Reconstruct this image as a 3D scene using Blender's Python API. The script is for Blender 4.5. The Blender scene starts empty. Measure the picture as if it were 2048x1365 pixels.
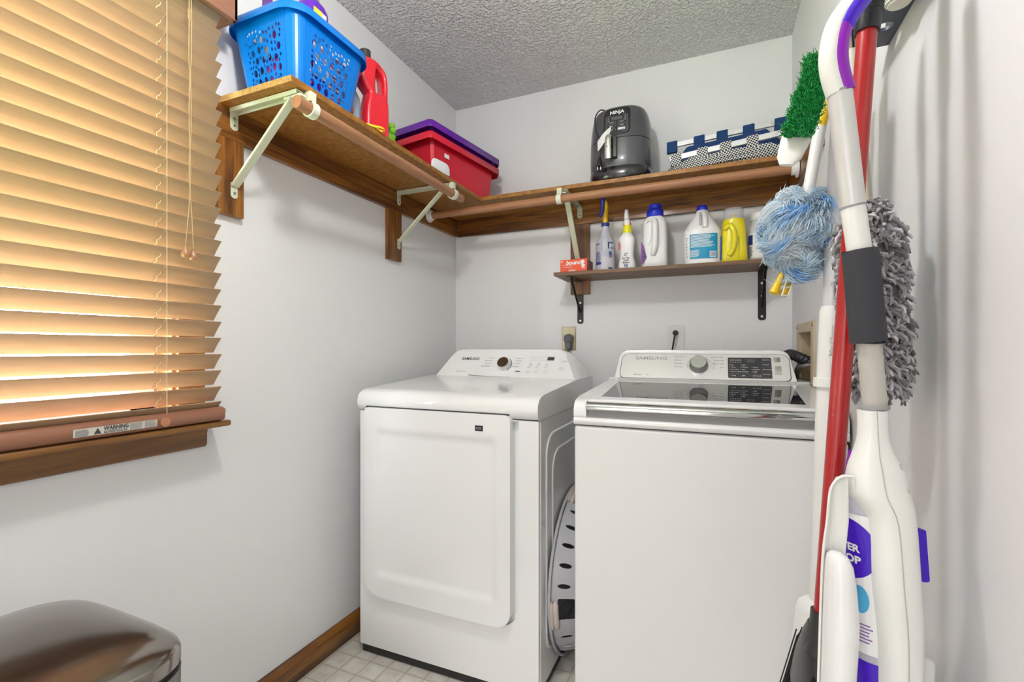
import bpy, math, random
from mathutils import Vector, Matrix, noise
random.seed(7)
C = bpy.context.scene.collection
sc = bpy.context.scene
# ---------------------------------------------------------------- camera
cam_d = bpy.data.cameras.new('camera'); cam = bpy.data.objects.new('camera', cam_d); C.objects.link(cam)
cam.location = (0, 0, 1.135); cam.rotation_euler = (math.radians(90), 0, math.radians(23.1))
cam_d.sensor_width = 36; cam_d.lens = 943/2048*36; cam_d.shift_y = 14.5/2048; cam_d.clip_start = .02
sc.camera = cam
# ---------------------------------------------------------------- world, lights, exposure
wd = bpy.data.worlds.new('sky'); sc.world = wd; wd.use_nodes = True
bg = wd.node_tree.nodes['Background']; bg.inputs[0].default_value = (.93, .97, 1, 1); bg.inputs[1].default_value = 46.0
sc.view_settings.view_transform = 'Standard'; sc.view_settings.look = 'None'
sc.view_settings.gamma = 1; sc.view_settings.use_curve_mapping = False
sc.view_settings.exposure = 0.08
def area(name, loc, rot, sx, sy, power, col=(1, 1, 1)):
    d = bpy.data.lights.new(name, 'AREA'); d.shape = 'RECTANGLE'; d.size = sx; d.size_y = sy; d.energy = power; d.color = col
    o = bpy.data.objects.new(name, d); C.objects.link(o); o.location = loc; o.rotation_euler = rot; return o
LAMP = (-.42, .55, 2.33)
# added fill light in an invented hall, through the doorway at the camera's back
area('added_hall_fill', (-.5, -2.2, 2.44), (0, 0, 0), 1.2, 1.0, 100, (1, .985, .965))
# bulb inside the ceiling lamp
pl = bpy.data.lights.new('lamp_bulb', 'POINT'); pl.energy = 25; pl.shadow_soft_size = .06; pl.color = (1, .98, .96)
plo = bpy.data.objects.new('lamp_bulb', pl); C.objects.link(plo); plo.location = (LAMP[0], LAMP[1], LAMP[2]-.07)

# ---------------------------------------------------------------- materials
MC = {}
def mat(name, col, rough=.5, metal=0, bump=None, trans=0, alpha=1, emit=None, spec=None, coat=0, var=None, ior=None, sss=0):
    if name in MC: return MC[name]
    m = bpy.data.materials.new(name); m.use_nodes = True; nt = m.node_tree; b = nt.nodes['Principled BSDF']
    b.inputs['Base Color'].default_value = (*col, 1); b.inputs['Roughness'].default_value = rough; b.inputs['Metallic'].default_value = metal
    if trans: b.inputs['Transmission Weight'].default_value = trans
    if spec is not None: b.inputs['Specular IOR Level'].default_value = spec
    if ior: b.inputs['IOR'].default_value = ior
    if coat: b.inputs['Coat Weight'].default_value = coat; b.inputs['Coat Roughness'].default_value = .05
    if alpha < 1: b.inputs['Alpha'].default_value = alpha
    if emit: b.inputs['Emission Color'].default_value = (*emit[:3], 1); b.inputs['Emission Strength'].default_value = emit[3]
    tc = nt.nodes.new('ShaderNodeTexCoord')
    if bump:
        n = nt.nodes.new('ShaderNodeTexNoise'); n.inputs['Scale'].default_value = bump[0]; n.inputs['Detail'].default_value = 4
        bm = nt.nodes.new('ShaderNodeBump'); bm.inputs['Strength'].default_value = bump[1]; bm.inputs['Distance'].default_value = bump[2] if len(bump) > 2 else .002
        nt.links.new(tc.outputs['Object'], n.inputs['Vector']); nt.links.new(n.outputs['Fac'], bm.inputs['Height']); nt.links.new(bm.outputs['Normal'], b.inputs['Normal'])
    # every surface gets a slight procedural tone variation
    v = var or (8, .03)
    n2 = nt.nodes.new('ShaderNodeTexNoise'); n2.inputs['Scale'].default_value = v[0]; n2.inputs['Detail'].default_value = 3
    mp = nt.nodes.new('ShaderNodeMapRange'); mp.inputs['From Min'].default_value = .3; mp.inputs['From Max'].default_value = .7
    mp.inputs['To Min'].default_value = 1-v[1]; mp.inputs['To Max'].default_value = 1+v[1]
    mx = nt.nodes.new('ShaderNodeMix'); mx.data_type = 'RGBA'; mx.blend_type = 'MULTIPLY'; mx.inputs['Factor'].default_value = 1
    mx.inputs['A'].default_value = (*col, 1)
    nt.links.new(tc.outputs['Object'], n2.inputs['Vector']); nt.links.new(n2.outputs['Fac'], mp.inputs['Value'])
    cr = nt.nodes.new('ShaderNodeCombineColor')
    for i in range(3): nt.links.new(mp.outputs['Result'], cr.inputs[i])
    nt.links.new(cr.outputs['Color'], mx.inputs['B']); nt.links.new(mx.outputs['Result'], b.inputs['Base Color'])
    MC[name] = m; return m

def wood(name, c1, c2, axis, rough=.4, scale=1.0, contrast=1, knots=True, coat=.25):
    if name in MC: return MC[name]
    m = bpy.data.materials.new(name); m.use_nodes = True; nt = m.node_tree; b = nt.nodes['Principled BSDF']
    b.inputs['Roughness'].default_value = rough; b.inputs['Coat Weight'].default_value = coat; b.inputs['Coat Roughness'].default_value = .15
    tc = nt.nodes.new('ShaderNodeTexCoord'); mp = nt.nodes.new('ShaderNodeMapping')
    s = [14*scale]*3; s['xyz'.index(axis)] = 1.1*scale; mp.inputs['Scale'].default_value = s
    n = nt.nodes.new('ShaderNodeTexNoise'); n.inputs['Scale'].default_value = 1.6; n.inputs['Detail'].default_value = 7; n.inputs['Roughness'].default_value = .62; n.inputs['Distortion'].default_value = .7
    mp2 = nt.nodes.new('ShaderNodeMapping'); s2 = [130*scale]*3; s2['xyz'.index(axis)] = 4*scale; mp2.inputs['Scale'].default_value = s2
    n2 = nt.nodes.new('ShaderNodeTexNoise'); n2.inputs['Scale'].default_value = 1.5; n2.inputs['Detail'].default_value = 3
    ad = nt.nodes.new('ShaderNodeMath'); ad.operation = 'MULTIPLY_ADD'; ad.inputs[1].default_value = .3; 
    rp = nt.nodes.new('ShaderNodeValToRGB'); e = rp.color_ramp.elements
    e[0].position = .66-.22/contrast; e[0].color = (*c1, 1); e[1].position = .66+.20/contrast; e[1].color = (*c2, 1)
    L = nt.links
    L.new(tc.outputs['Object'], mp.inputs['Vector']); L.new(mp.outputs['Vector'], n.inputs['Vector'])
    L.new(tc.outputs['Object'], mp2.inputs['Vector']); L.new(mp2.outputs['Vector'], n2.inputs['Vector'])
    L.new(n2.outputs['Fac'], ad.inputs[0]); L.new(n.outputs['Fac'], ad.inputs[2]); L.new(ad.outputs[0], rp.inputs['Fac'])
    last = rp.outputs['Color']
    if knots:
        vo = nt.nodes.new('ShaderNodeTexVoronoi'); mp3 = nt.nodes.new('ShaderNodeMapping'); s3 = [6.0]*3; s3['xyz'.index(axis)] = 2.6; mp3.inputs['Scale'].default_value = s3
        vo.inputs['Scale'].default_value = 1.0
        rk = nt.nodes.new('ShaderNodeValToRGB'); rk.color_ramp.elements[0].position = .03; rk.color_ramp.elements[0].color = (.25, .2, .15, 1); rk.color_ramp.elements[1].position = .16; rk.color_ramp.elements[1].color = (1, 1, 1, 1)
        mk_ = nt.nodes.new('ShaderNodeMix'); mk_.data_type = 'RGBA'; mk_.blend_type = 'MULTIPLY'; mk_.inputs['Factor'].default_value = .8
        L.new(tc.outputs['Object'], mp3.inputs['Vector']); L.new(mp3.outputs['Vector'], vo.inputs['Vector']); L.new(vo.outputs['Distance'], rk.inputs['Fac'])
        L.new(last, mk_.inputs['A']); L.new(rk.outputs['Color'], mk_.inputs['B']); last = mk_.outputs['Result']
    L.new(last, b.inputs['Base Color'])
    bm = nt.nodes.new('ShaderNodeBump'); bm.inputs['Strength'].default_value = .25; bm.inputs['Distance'].default_value = .001
    L.new(ad.outputs[0], bm.inputs['Height']); L.new(bm.outputs['Normal'], b.inputs['Normal'])
    MC[name] = m; return m

def speck(name, c1, c2, scale, rough=.6, bump=.3):
    if name in MC: return MC[name]
    m = bpy.data.materials.new(name); m.use_nodes = True; nt = m.node_tree; b = nt.nodes['Principled BSDF']; b.inputs['Roughness'].default_value = rough
    tc = nt.nodes.new('ShaderNodeTexCoord'); n = nt.nodes.new('ShaderNodeTexNoise'); n.inputs['Scale'].default_value = scale; n.inputs['Detail'].default_value = 5; n.inputs['Roughness'].default_value = .7
    rp = nt.nodes.new('ShaderNodeValToRGB'); e = rp.color_ramp.elements; e[0].position = .35; e[0].color = (*c1, 1); e[1].position = .65; e[1].color = (*c2, 1)
    bm = nt.nodes.new('ShaderNodeBump'); bm.inputs['Strength'].default_value = bump; bm.inputs['Distance'].default_value = .002
    L = nt.links; L.new(tc.outputs['Object'], n.inputs['Vector']); L.new(n.outputs['Fac'], rp.inputs['Fac']); L.new(rp.outputs['Color'], b.inputs['Base Color'])
    L.new(n.outputs['Fac'], bm.inputs['Height']); L.new(bm.outputs['Normal'], b.inputs['Normal'])
    MC[name] = m; return m

def translucent(name, col, tcol, fac, rough=.5, var=(30, .1)):
    m = mat(name, col, rough, var=var); nt = m.node_tree
    if nt.nodes.get('tl'): return m
    t = nt.nodes.new('ShaderNodeBsdfTranslucent'); t.name = 'tl'; t.inputs[0].default_value = (*tcol, 1)
    mx = nt.nodes.new('ShaderNodeMixShader'); mx.inputs[0].default_value = fac
    nt.links.new(nt.nodes['Principled BSDF'].outputs[0], mx.inputs[1]); nt.links.new(t.outputs[0], mx.inputs[2]); nt.links.new(mx.outputs[0], nt.nodes['Material Output'].inputs[0])
    return m
def clear(name, col, fac, rough=.08):
    """thin clear sheet: mostly transparent with a glossy reflection"""
    if name in MC: return MC[name]
    m = bpy.data.materials.new(name); m.use_nodes = True; nt = m.node_tree
    t = nt.nodes.new('ShaderNodeBsdfTransparent'); t.inputs[0].default_value = (*col, 1)
    mx = nt.nodes.new('ShaderNodeMixShader'); mx.inputs[0].default_value = fac
    b = nt.nodes['Principled BSDF']; b.inputs['Roughness'].default_value = rough; b.inputs['Base Color'].default_value = (*col, 1)
    nt.links.new(t.outputs[0], mx.inputs[1]); nt.links.new(b.outputs[0], mx.inputs[2]); nt.links.new(mx.outputs[0], nt.nodes['Material Output'].inputs[0])
    MC[name] = m; return m

# ---------------------------------------------------------------- object helpers
OFF = {}
def off(p):
    return OFF.get(p.name, Vector((0, 0, 0))) if p is not None else Vector((0, 0, 0))
def link(name, me, m, parent=None, smooth=False, bevel=0, seg=3, angle=40, kind=None, label=None, sub=0):
    """me is in world coordinates when the parent was made by thing(); shifted to the parent's base"""
    o = bpy.data.objects.new(name, me); C.objects.link(o)
    if parent is not None:
        o.parent = parent; OFF[o.name] = off(parent)
        w = off(parent)
        if w.length > 0: me.transform(Matrix.Translation(-w))
    ms = m if isinstance(m, (list, tuple)) else [m]
    if len(me.materials) == 0:
        for x in ms: me.materials.append(x)
    if smooth or bevel: me.shade_smooth()
    if smooth and not bevel:
        try: me.set_sharp_from_angle(angle=math.radians(50))
        except Exception: pass
    if bevel:
        bv = o.modifiers.new('b', 'BEVEL'); bv.width = bevel; bv.segments = seg; bv.limit_method = 'ANGLE'; bv.angle_limit = math.radians(angle); bv.harden_normals = False
        wn = o.modifiers.new('w', 'WEIGHTED_NORMAL'); wn.keep_sharp = True
    if sub:
        s = o.modifiers.new('s', 'SUBSURF'); s.levels = sub; s.render_levels = sub
    if kind: o['kind'] = kind
    if label: o['label'] = label
    return o
def thing(name, label, cat, loc=(0, 0, 0), group=None, rotz=0):
    o = bpy.data.objects.new(name, None); C.objects.link(o); o.location = loc; o.empty_display_size = .05
    o['label'] = label; o['category'] = cat
    if group: o['group'] = group
    OFF[o.name] = Vector(loc)
    if rotz: o.rotation_euler[2] = rotz
    return o
def tag(o, label, cat, group=None):
    o['label'] = label; o['category'] = cat
    if group: o['group'] = group
    return o
def mesh(vs, fs, mi=None):
    me = bpy.data.meshes.new('m'); me.from_pydata([tuple(v) for v in vs], [], fs)
    if mi: 
        for i, p in enumerate(me.polygons): p.material_index = mi[i]
    me.update(); return me
BF = [(0, 3, 2, 1), (4, 5, 6, 7), (0, 1, 5, 4), (1, 2, 6, 5), (2, 3, 7, 6), (3, 0, 4, 7)]
def boxv(x0, x1, y0, y1, z0, z1):
    return [Vector(v) for v in ((x0, y0, z0), (x1, y0, z0), (x1, y1, z0), (x0, y1, z0), (x0, y0, z1), (x1, y0, z1), (x1, y1, z1), (x0, y1, z1))]
def box(name, x0, x1, y0, y1, z0, z1, m, parent=None, bevel=.002, seg=2, **k):
    return link(name, mesh(boxv(x0, x1, y0, y1, z0, z1), BF), m, parent, bevel=bevel, seg=seg, **k)
class MB:
    def __init__(s): s.v = []; s.f = []; s.mi = []
    def add(s, vs, fs, mi=0):
        n = len(s.v); s.v += [Vector(v) for v in vs]; s.f += [tuple(i+n for i in f) for f in fs]; s.mi += [mi]*len(fs); return s
    def box(s, x0, x1, y0, y1, z0, z1, mi=0): return s.add(boxv(x0, x1, y0, y1, z0, z1), BF, mi)
    def obox(s, c, a, b, d, ha, hb, hd, mi=0):
        c, a, b, d = (Vector(q) for q in (c, a, b, d))
        vs = [c+a*(sa*ha)+b*(sb*hb)+d*(sd*hd) for sd in (-1, 1) for sa, sb in ((-1, -1), (1, -1), (1, 1), (-1, 1))]
        return s.add(vs, BF, mi)
    def tube(s, pts, r, n=12, mi=0, cap=True, flat=1.0):
        v, f = tube_geo(pts, r, n, cap, flat); return s.add(v, f, mi)
    def disc(s, c, axis, r, h, n=24, mi=0):
        c = Vector(c); axis = Vector(axis).normalized(); return s.tube([c, c+axis*h], r, n, mi)
    def me(s): return mesh(s.v, s.f, s.mi)
    def build(s, name, m, parent=None, **k): return link(name, s.me(), m, parent, **k)
def smooth_path(pts, k=6):
    pts = [Vector(p) for p in pts]; out = []
    for i in range(len(pts)-1):
        p0 = pts[max(i-1, 0)]; p1 = pts[i]; p2 = pts[i+1]; p3 = pts[min(i+2, len(pts)-1)]
        for j in range(k):
            t = j/k; out.append(.5*((2*p1)+(p2-p0)*t+(2*p0-5*p1+4*p2-p3)*t*t+(-p0+3*p1-3*p2+p3)*t**3))
    out.append(pts[-1]); return out
def tube_geo(pts, r, n=12, cap=True, flat=1.0, up=None):
    pts = [Vector(p) for p in pts]; N = len(pts)
    rs = list(r) if isinstance(r, (list, tuple)) else [r]*N
    if len(rs) != N: rs = [rs[0]+(rs[-1]-rs[0])*i/(N-1) for i in range(N)]
    vs = []; fs = []; t0 = (pts[1]-pts[0]).normalized()
    ref = Vector(up) if up else (Vector((0, 0, 1)) if abs(t0.z) < .9 else Vector((1, 0, 0)))
    a = t0.cross(ref).normalized()
    for i in range(N):
        t = (pts[min(i+1, N-1)]-pts[max(i-1, 0)]).normalized()
        a = (a-t*a.dot(t)).normalized(); b = t.cross(a)
        for j in range(n):
            q = 2*math.pi*j/n; vs.append(pts[i]+(a*math.cos(q)+b*math.sin(q)*flat)*rs[i])
    for i in range(N-1):
        for j in range(n):
            k = (j+1) % n; fs.append((i*n+j, i*n+k, (i+1)*n+k, (i+1)*n+j))
    if cap: fs.append(tuple(reversed(range(n)))); fs.append(tuple((N-1)*n+j for j in range(n)))
    return vs, fs
def tube(name, pts, r, m, parent=None, n=16, cap=True, flat=1.0, **k):
    v, f = tube_geo(pts, r, n, cap, flat); k.setdefault('smooth', True); return link(name, mesh(v, f), m, parent, **k)
def ring(cx, cy, z, rx, ry, e=2.0, n=32, rot=0):
    out = []
    for i in range(n):
        t = 2*math.pi*i/n; c, s = math.cos(t), math.sin(t)
        x = rx*math.copysign(abs(c)**(2/e), c); y = ry*math.copysign(abs(s)**(2/e), s)
        out.append(Vector((cx+x*math.cos(rot)-y*math.sin(rot), cy+x*math.sin(rot)+y*math.cos(rot), z)))
    return out
def loft_geo(rings, cap0=True, cap1=True):
    n = len(rings[0]); vs = [v for r in rings for v in r]; fs = []
    for i in range(len(rings)-1):
        for j in range(n):
            k = (j+1) % n; fs.append((i*n+j, i*n+k, (i+1)*n+k, (i+1)*n+j))
    if cap0: fs.append(tuple(reversed(range(n))))
    if cap1: fs.append(tuple((len(rings)-1)*n+j for j in range(n)))
    return vs, fs
def loft(name, rings, m, parent=None, cap0=True, cap1=True, **k):
    v, f = loft_geo(rings, cap0, cap1); k.setdefault('smooth', True)
    o = link(name, mesh(v, f), m, parent, **k)
    if not k.get('bevel'):
        try: o.data.set_sharp_from_angle(angle=math.radians(50))
        except Exception: pass
    return o
def lathe(name, prof, m, parent=None, loc=(0, 0, 0), n=32, **k):
    return loft(name, [ring(loc[0], loc[1], loc[2]+z, max(r, 1e-4), max(r, 1e-4), 2, n) for r, z in prof], m, parent, **k)
def rrect(x0, x1, y0, y1, r, n=6):
    rs = r if isinstance(r, (list, tuple)) else [r]*4   # bl, br, tr, tl
    out = []
    for (cx, cy, a0, q) in ((x0, y0, 180, rs[0]), (x1, y0, 270, rs[1]), (x1, y1, 0, rs[2]), (x0, y1, 90, rs[3])):
        ox = cx+q if cx == x0 else cx-q; oy = cy+q if cy == y0 else cy-q
        for i in range(n+1):
            a = math.radians(a0+90*i/n); out.append((ox+q*math.cos(a), oy+q*math.sin(a)))
    return out
def circ(cx, cy, rx, ry=None, n=18, rot=0):
    ry = ry or rx; o = []
    for i in range(n):
        t = 2*math.pi*i/n; x, y = rx*math.cos(t), ry*math.sin(t)
        o.append((cx+x*math.cos(rot)-y*math.sin(rot), cy+x*math.sin(rot)+y*math.cos(rot)))
    return o
def fill2d(polys, depth, bevel=0, bres=2):
    """mesh from filled 2D outlines (first is outer, others holes), thickness depth in local Z"""
    cu = bpy.data.curves.new('c', 'CURVE'); cu.dimensions = '2D'; cu.fill_mode = 'BOTH'
    cu.extrude = max(depth/2-bevel, 0); cu.bevel_depth = bevel; cu.bevel_resolution = bres; cu.offset = -bevel
    for p in polys:
        s = cu.splines.new('POLY'); s.points.add(len(p)-1); s.use_cyclic_u = True
        for i, q in enumerate(p): s.points[i].co = (q[0], q[1], 0, 1)
    o = bpy.data.objects.new('c', cu); me = bpy.data.meshes.new_from_object(o)
    bpy.data.objects.remove(o); bpy.data.curves.remove(cu); me.materials.clear(); return me
def frame_fn(o, r, u):
    o, r, u = Vector(o), Vector(r).normalized(), Vector(u).normalized(); n = r.cross(u)
    return lambda x, y, z=0: o+r*x+u*y+n*z
def mapme(me, fn):
    for v in me.vertices: v.co = fn(v.co.x, v.co.y, v.co.z)
    me.update(); return me
def plate(name, polys, depth, fn, m, parent=None, bevel=0, smooth=False, **k):
    return link(name, mapme(fill2d(polys, depth, bevel), fn), m, parent, smooth=smooth, **k)
def text_me(s, size, align='LEFT', sx=1.0, shear=0, bold=0):
    cu = bpy.data.curves.new('t', 'FONT'); cu.body = s; cu.size = size; cu.align_x = align; cu.extrude = .00015; cu.shear = shear; cu.offset = bold; cu.resolution_u = 3
    o = bpy.data.objects.new('t', cu); me = bpy.data.meshes.new_from_object(o); bpy.data.objects.remove(o); bpy.data.curves.remove(cu); me.materials.clear()
    for v in me.vertices: v.co.x *= sx
    return me
def text(s, size, fn, m, parent, x=0, y=0, align='LEFT', sx=1.0, shear=0, name='lettering', lift=.0006, bold=0, rot=0):
    me = text_me(s, size, align, sx, shear, bold); cr, sr = math.cos(rot), math.sin(rot)
    for v in me.vertices:
        a, b = v.co.x, v.co.y; v.co = fn(x+a*cr-b*sr, y+a*sr+b*cr, v.co.z+lift)
    me.update(); return link(name, me, m, parent)
class Decals:
    """printed marks of one colour on one surface, one mesh"""
    def __init__(s, fn): s.fn = fn; s.v = []; s.f = []
    def _me(s, me, x=0, y=0, lift=.0006):
        n = len(s.v); s.v += [s.fn(x+v.co.x, y+v.co.y, v.co.z+lift) for v in me.vertices]; s.f += [tuple(i+n for i in p.vertices) for p in me.polygons]
        bpy.data.meshes.remove(me); return s
    def text(s, t, size, x, y, **k): lift = k.pop('lift', .0006); return s._me(text_me(t, size, **k), x, y, lift)
    def poly(s, p, lift=.0005):
        n = len(s.v); s.v += [s.fn(a, b, lift) for a, b in p]; s.f.append(tuple(range(n, n+len(p)))); return s
    def rect(s, x0, x1, y0, y1, lift=.0005, k=1):
        for i in range(k): s.poly([(x0+(x1-x0)*i/k, y0), (x0+(x1-x0)*(i+1)/k, y0), (x0+(x1-x0)*(i+1)/k, y1), (x0+(x1-x0)*i/k, y1)], lift)
        return s
    def lines(s, x0, x1, y1, n, pitch, h, lift=.0006, k=1, rag=.25):
        for i in range(n): s.rect(x0, x1-(x1-x0)*rag*random.random(), y1-i*pitch-h, y1-i*pitch, lift, k)
        return s
    def frame(s, x0, x1, y0, y1, w, lift=.0006, r=.001):
        return s._me(fill2d([rrect(x0, x1, y0, y1, r, 3), rrect(x0+w, x1-w, y0+w, y1-w, max(r-w, .0002), 3)], .0002), 0, 0, lift)
    def arc(s, cx, cy, r, a0, a1, w, lift=.0006, n=14):
        for i in range(n):
            p = math.radians(a0+(a1-a0)*i/n); q = math.radians(a0+(a1-a0)*(i+1)/n)
            s.poly([(cx+r*math.cos(p), cy+r*math.sin(p)), (cx+(r+w)*math.cos(p), cy+(r+w)*math.sin(p)), (cx+(r+w)*math.cos(q), cy+(r+w)*math.sin(q)), (cx+r*math.cos(q), cy+r*math.sin(q))], lift)
        return s
    def build(s, name, m, parent): return link(name, mesh(s.v, s.f), m, parent)
def screw(p, c, axis, r=.004, m=None, parent=None):
    b = MB(); b.disc(c, axis, r, .0015, 12); return b.build('screw', m or M_steel, parent, smooth=False)
R_ = Vector((math.cos(math.radians(23.1)), math.sin(math.radians(23.1)), 0)); F_ = Vector((-R_.y, R_.x, 0))

# palette
M_wall = mat('wall_paint', (.80, .80, .815), .55, bump=(55, .12, .0015), var=(2, .01))
M_ceil = mat('ceiling_texture', (.86, .86, .86), .42)
M_white = mat('white_enamel', (.84, .845, .85), .16, coat=.5, var=(3, .008))
M_whitep = mat('white_plastic', (.82, .82, .80), .32, var=(5, .02))
M_creamp = mat('cream_plastic', (.78, .76, .66), .4)
M_brk = mat('bracket_paint', (.63, .66, .50), .38)
M_black = mat('black_plastic', (.012, .012, .013), .35)
M_blackm = mat('black_metal', (.016, .016, .017), .3, metal=.3)
M_steel = mat('steel', (.6, .6, .6), .3, metal=1)
M_chrome = mat('chrome', (.78, .78, .77), .12, metal=1, var=(20, .05))
M_gap = mat('gap_shade', (.04, .04, .045), .7)
M_ink = mat('ink_dark', (.05, .05, .055), .6)
M_inkg = mat('ink_grey', (.30, .30, .31), .6)
M_navy = mat('ink_navy', (.02, .04, .22), .5)
M_pwhite = mat('print_white', (.85, .85, .85), .5)
M_red = mat('red_plastic', (.72, .012, .03), .25, coat=.3)
WD1, WD2 = (.085, .026, .004), (.32, .125, .018)
W_x = wood('stained_pine_x', WD1, WD2, 'x', contrast=1.7); W_y = wood('stained_pine_y', WD1, WD2, 'y', contrast=1.7); W_z = wood('stained_pine_z', WD1, WD2, 'z', contrast=1.7)
W_wx = wood('window_wood_y', (.13, .05, .01), (.28, .125, .025), 'y', knots=False); W_wz = wood('window_wood_z', (.13, .05, .01), (.30, .14, .03), 'z', knots=False)
W_rod = wood('rod_wood_y', (.30, .135, .062), (.44, .22, .115), 'y', rough=.5, contrast=1.2, knots=False, coat=.1)
W_rodx = wood('rod_wood_x', (.28, .115, .05), (.40, .19, .09), 'x', rough=.5, contrast=1.2, knots=False, coat=.1)
W_lam = wood('laminate_x', (.11, .055, .026), (.22, .115, .055), 'x', rough=.5, contrast=.9, knots=False, coat=.1)
M_part = speck('stained_board', (.19, .072, .009), (.40, .175, .026), 45, .5, .15)
M_partend = speck('raw_board_edge', (.30, .16, .04), (.62, .38, .13), 220, .8, .6)

# ceiling: popcorn
nt = M_ceil.node_tree; b = nt.nodes['Principled BSDF']; tc = nt.nodes.new('ShaderNodeTexCoord')
n1 = nt.nodes.new('ShaderNodeTexNoise'); n1.inputs['Scale'].default_value = 75; n1.inputs['Detail'].default_value = 2.5; n1.inputs['Roughness'].default_value = .55
rp = nt.nodes.new('ShaderNodeValToRGB'); rp.color_ramp.elements[0].position = .42; rp.color_ramp.elements[1].position = .66
bm = nt.nodes.new('ShaderNodeBump'); bm.inputs['Strength'].default_value = 1; bm.inputs['Distance'].default_value = .009
nt.links.new(tc.outputs['Object'], n1.inputs['Vector']); nt.links.new(n1.outputs['Fac'], rp.inputs['Fac']); nt.links.new(rp.outputs['Color'], bm.inputs['Height']); nt.links.new(bm.outputs['Normal'], b.inputs['Normal'])

# floor vinyl
M_floor = bpy.data.materials.new('vinyl_floor'); M_floor.use_nodes = True; nt = M_floor.node_tree; b = nt.nodes['Principled BSDF']; b.inputs['Roughness'].default_value = .32
tc = nt.nodes.new('ShaderNodeTexCoord')
def brick(sz, mortar, smooth):
    k = nt.nodes.new('ShaderNodeTexBrick'); k.offset = 0; k.squash = 1; k.inputs['Scale'].default_value = 1; k.inputs['Brick Width'].default_value = sz; k.inputs['Row Height'].default_value = sz
    k.inputs['Mortar Size'].default_value = mortar; k.inputs['Mortar Smooth'].default_value = smooth; k.inputs['Color1'].default_value = (1, 1, 1, 1); k.inputs['Color2'].default_value = (1, 1, 1, 1); k.inputs['Mortar'].default_value = (0, 0, 0, 1)
    nt.links.new(tc.outputs['Object'], k.inputs['Vector']); return k
k1 = brick(.076, .0035, .6); k2 = brick(.076, .009, .2)
nz = nt.nodes.new('ShaderNodeTexNoise'); nz.inputs['Scale'].default_value = 18; nz.inputs['Detail'].default_value = 5; nt.links.new(tc.outputs['Object'], nz.inputs['Vector'])
r1 = nt.nodes.new('ShaderNodeValToRGB'); r1.color_ramp.elements[0].color = (.60, .56, .50, 1); r1.color_ramp.elements[0].position = .35; r1.color_ramp.elements[1].color = (.76, .74, .70, 1); r1.color_ramp.elements[1].position = .65
nt.links.new(nz.outputs['Fac'], r1.inputs['Fac'])
ma = nt.nodes.new('ShaderNodeMix'); ma.data_type = 'RGBA'; ma.inputs['A'].default_value = (.66, .62, .55, 1); nt.links.new(r1.outputs['Color'], ma.inputs['B']); nt.links.new(k2.outputs['Color'], ma.inputs['Factor'])
mb_ = nt.nodes.new('ShaderNodeMix'); mb_.data_type = 'RGBA'; mb_.inputs['A'].default_value = (.47, .42, .36, 1); nt.links.new(ma.outputs['Result'], mb_.inputs['B']); nt.links.new(k1.outputs['Color'], mb_.inputs['Factor'])
nt.links.new(mb_.outputs['Result'], b.inputs['Base Color'])

# ================================================================ setting
XL, XR, YB, ZC, YF = -1.314, .306, 2.288, 2.455, -1.35
def struct(o): o['kind'] = 'structure'; return o
struct(box('floor', XL-.1, XR+.1, YF-.1, YB+.1, -.08, 0, M_floor, bevel=0))
struct(box('ceiling', XL-.1, XR+.1, YF-.1, YB+.1, ZC, ZC+.08, M_ceil, bevel=0))
struct(box('wall_back', XL-.1, XR+.1, YB, YB+.1, 0, ZC, M_wall, bevel=0))
WY0, WY1, WZ0, WZ1 = -.22, .808, .945, 2.0
struct(plate('wall_left', [rrect(YF, YB, 0, ZC, .0001, 1), rrect(WY0, WY1, WZ0, WZ1, .0001, 1)][:2], .1, frame_fn((XL-.05, 0, 0), (0, 1, 0), (0, 0, 1)), M_wall))
BX0, BX1, BZ0, BZ1 = 1.84, 2.095, 1.012, 1.195   # recess for the supply box
struct(plate('wall_right', [rrect(YF, YB, 0, ZC, .0001, 1), rrect(BX0, BX1, BZ0, BZ1, .0001, 1)], .1, frame_fn((XR+.05, 0, 0), (0, 1, 0), (0, 0, 1)), M_wall))
struct(plate('wall_rear', [[(XL-.1, 0), (-.95, 0), (-.95, 2.1), (-.05, 2.1), (-.05, 0), (XR+.1, 0), (XR+.1, ZC), (XL-.1, ZC)]], .1, frame_fn((0, YF-.05, 0), (1, 0, 0), (0, 0, 1)), M_wall))
bb = fill2d([[(0, 0), (.014, 0), (.014, .068), (.009, .08), (.007, .09), (0, .09)]], YB-YF)
struct(link('baseboard_left', mapme(bb, lambda x, y, z: Vector((XL+x, (YB+YF)/2+z, y))), W_y))
hl = MB(); hl.box(-2.0, XL-.1, -3.6, YF-.1, -.08, ZC+.08).box(.7, 1.2, -3.6, YF-.1, -.08, ZC+.08).box(-2.0, 1.2, -3.7, -3.6, -.08, ZC+.08)  # unseen hall shell, added to shut sky light out of the doorway
struct(hl.build('wall_hall_added', M_wall)); struct(box('floor', -2, 1.2, -3.7, YF-.1, -.08, 0, M_floor, bevel=0)); struct(box('ceiling', -2, 1.2, -3.7, YF-.1, ZC, ZC+.08, M_ceil, bevel=0))
struct(plate('wall_hall_added', [[(XR+.1, 0), (1.2, 0), (1.2, ZC), (XR+.1, ZC)]], .1, frame_fn((0, YF-.05, 0), (1, 0, 0), (0, 0, 1)), M_wall))
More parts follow.
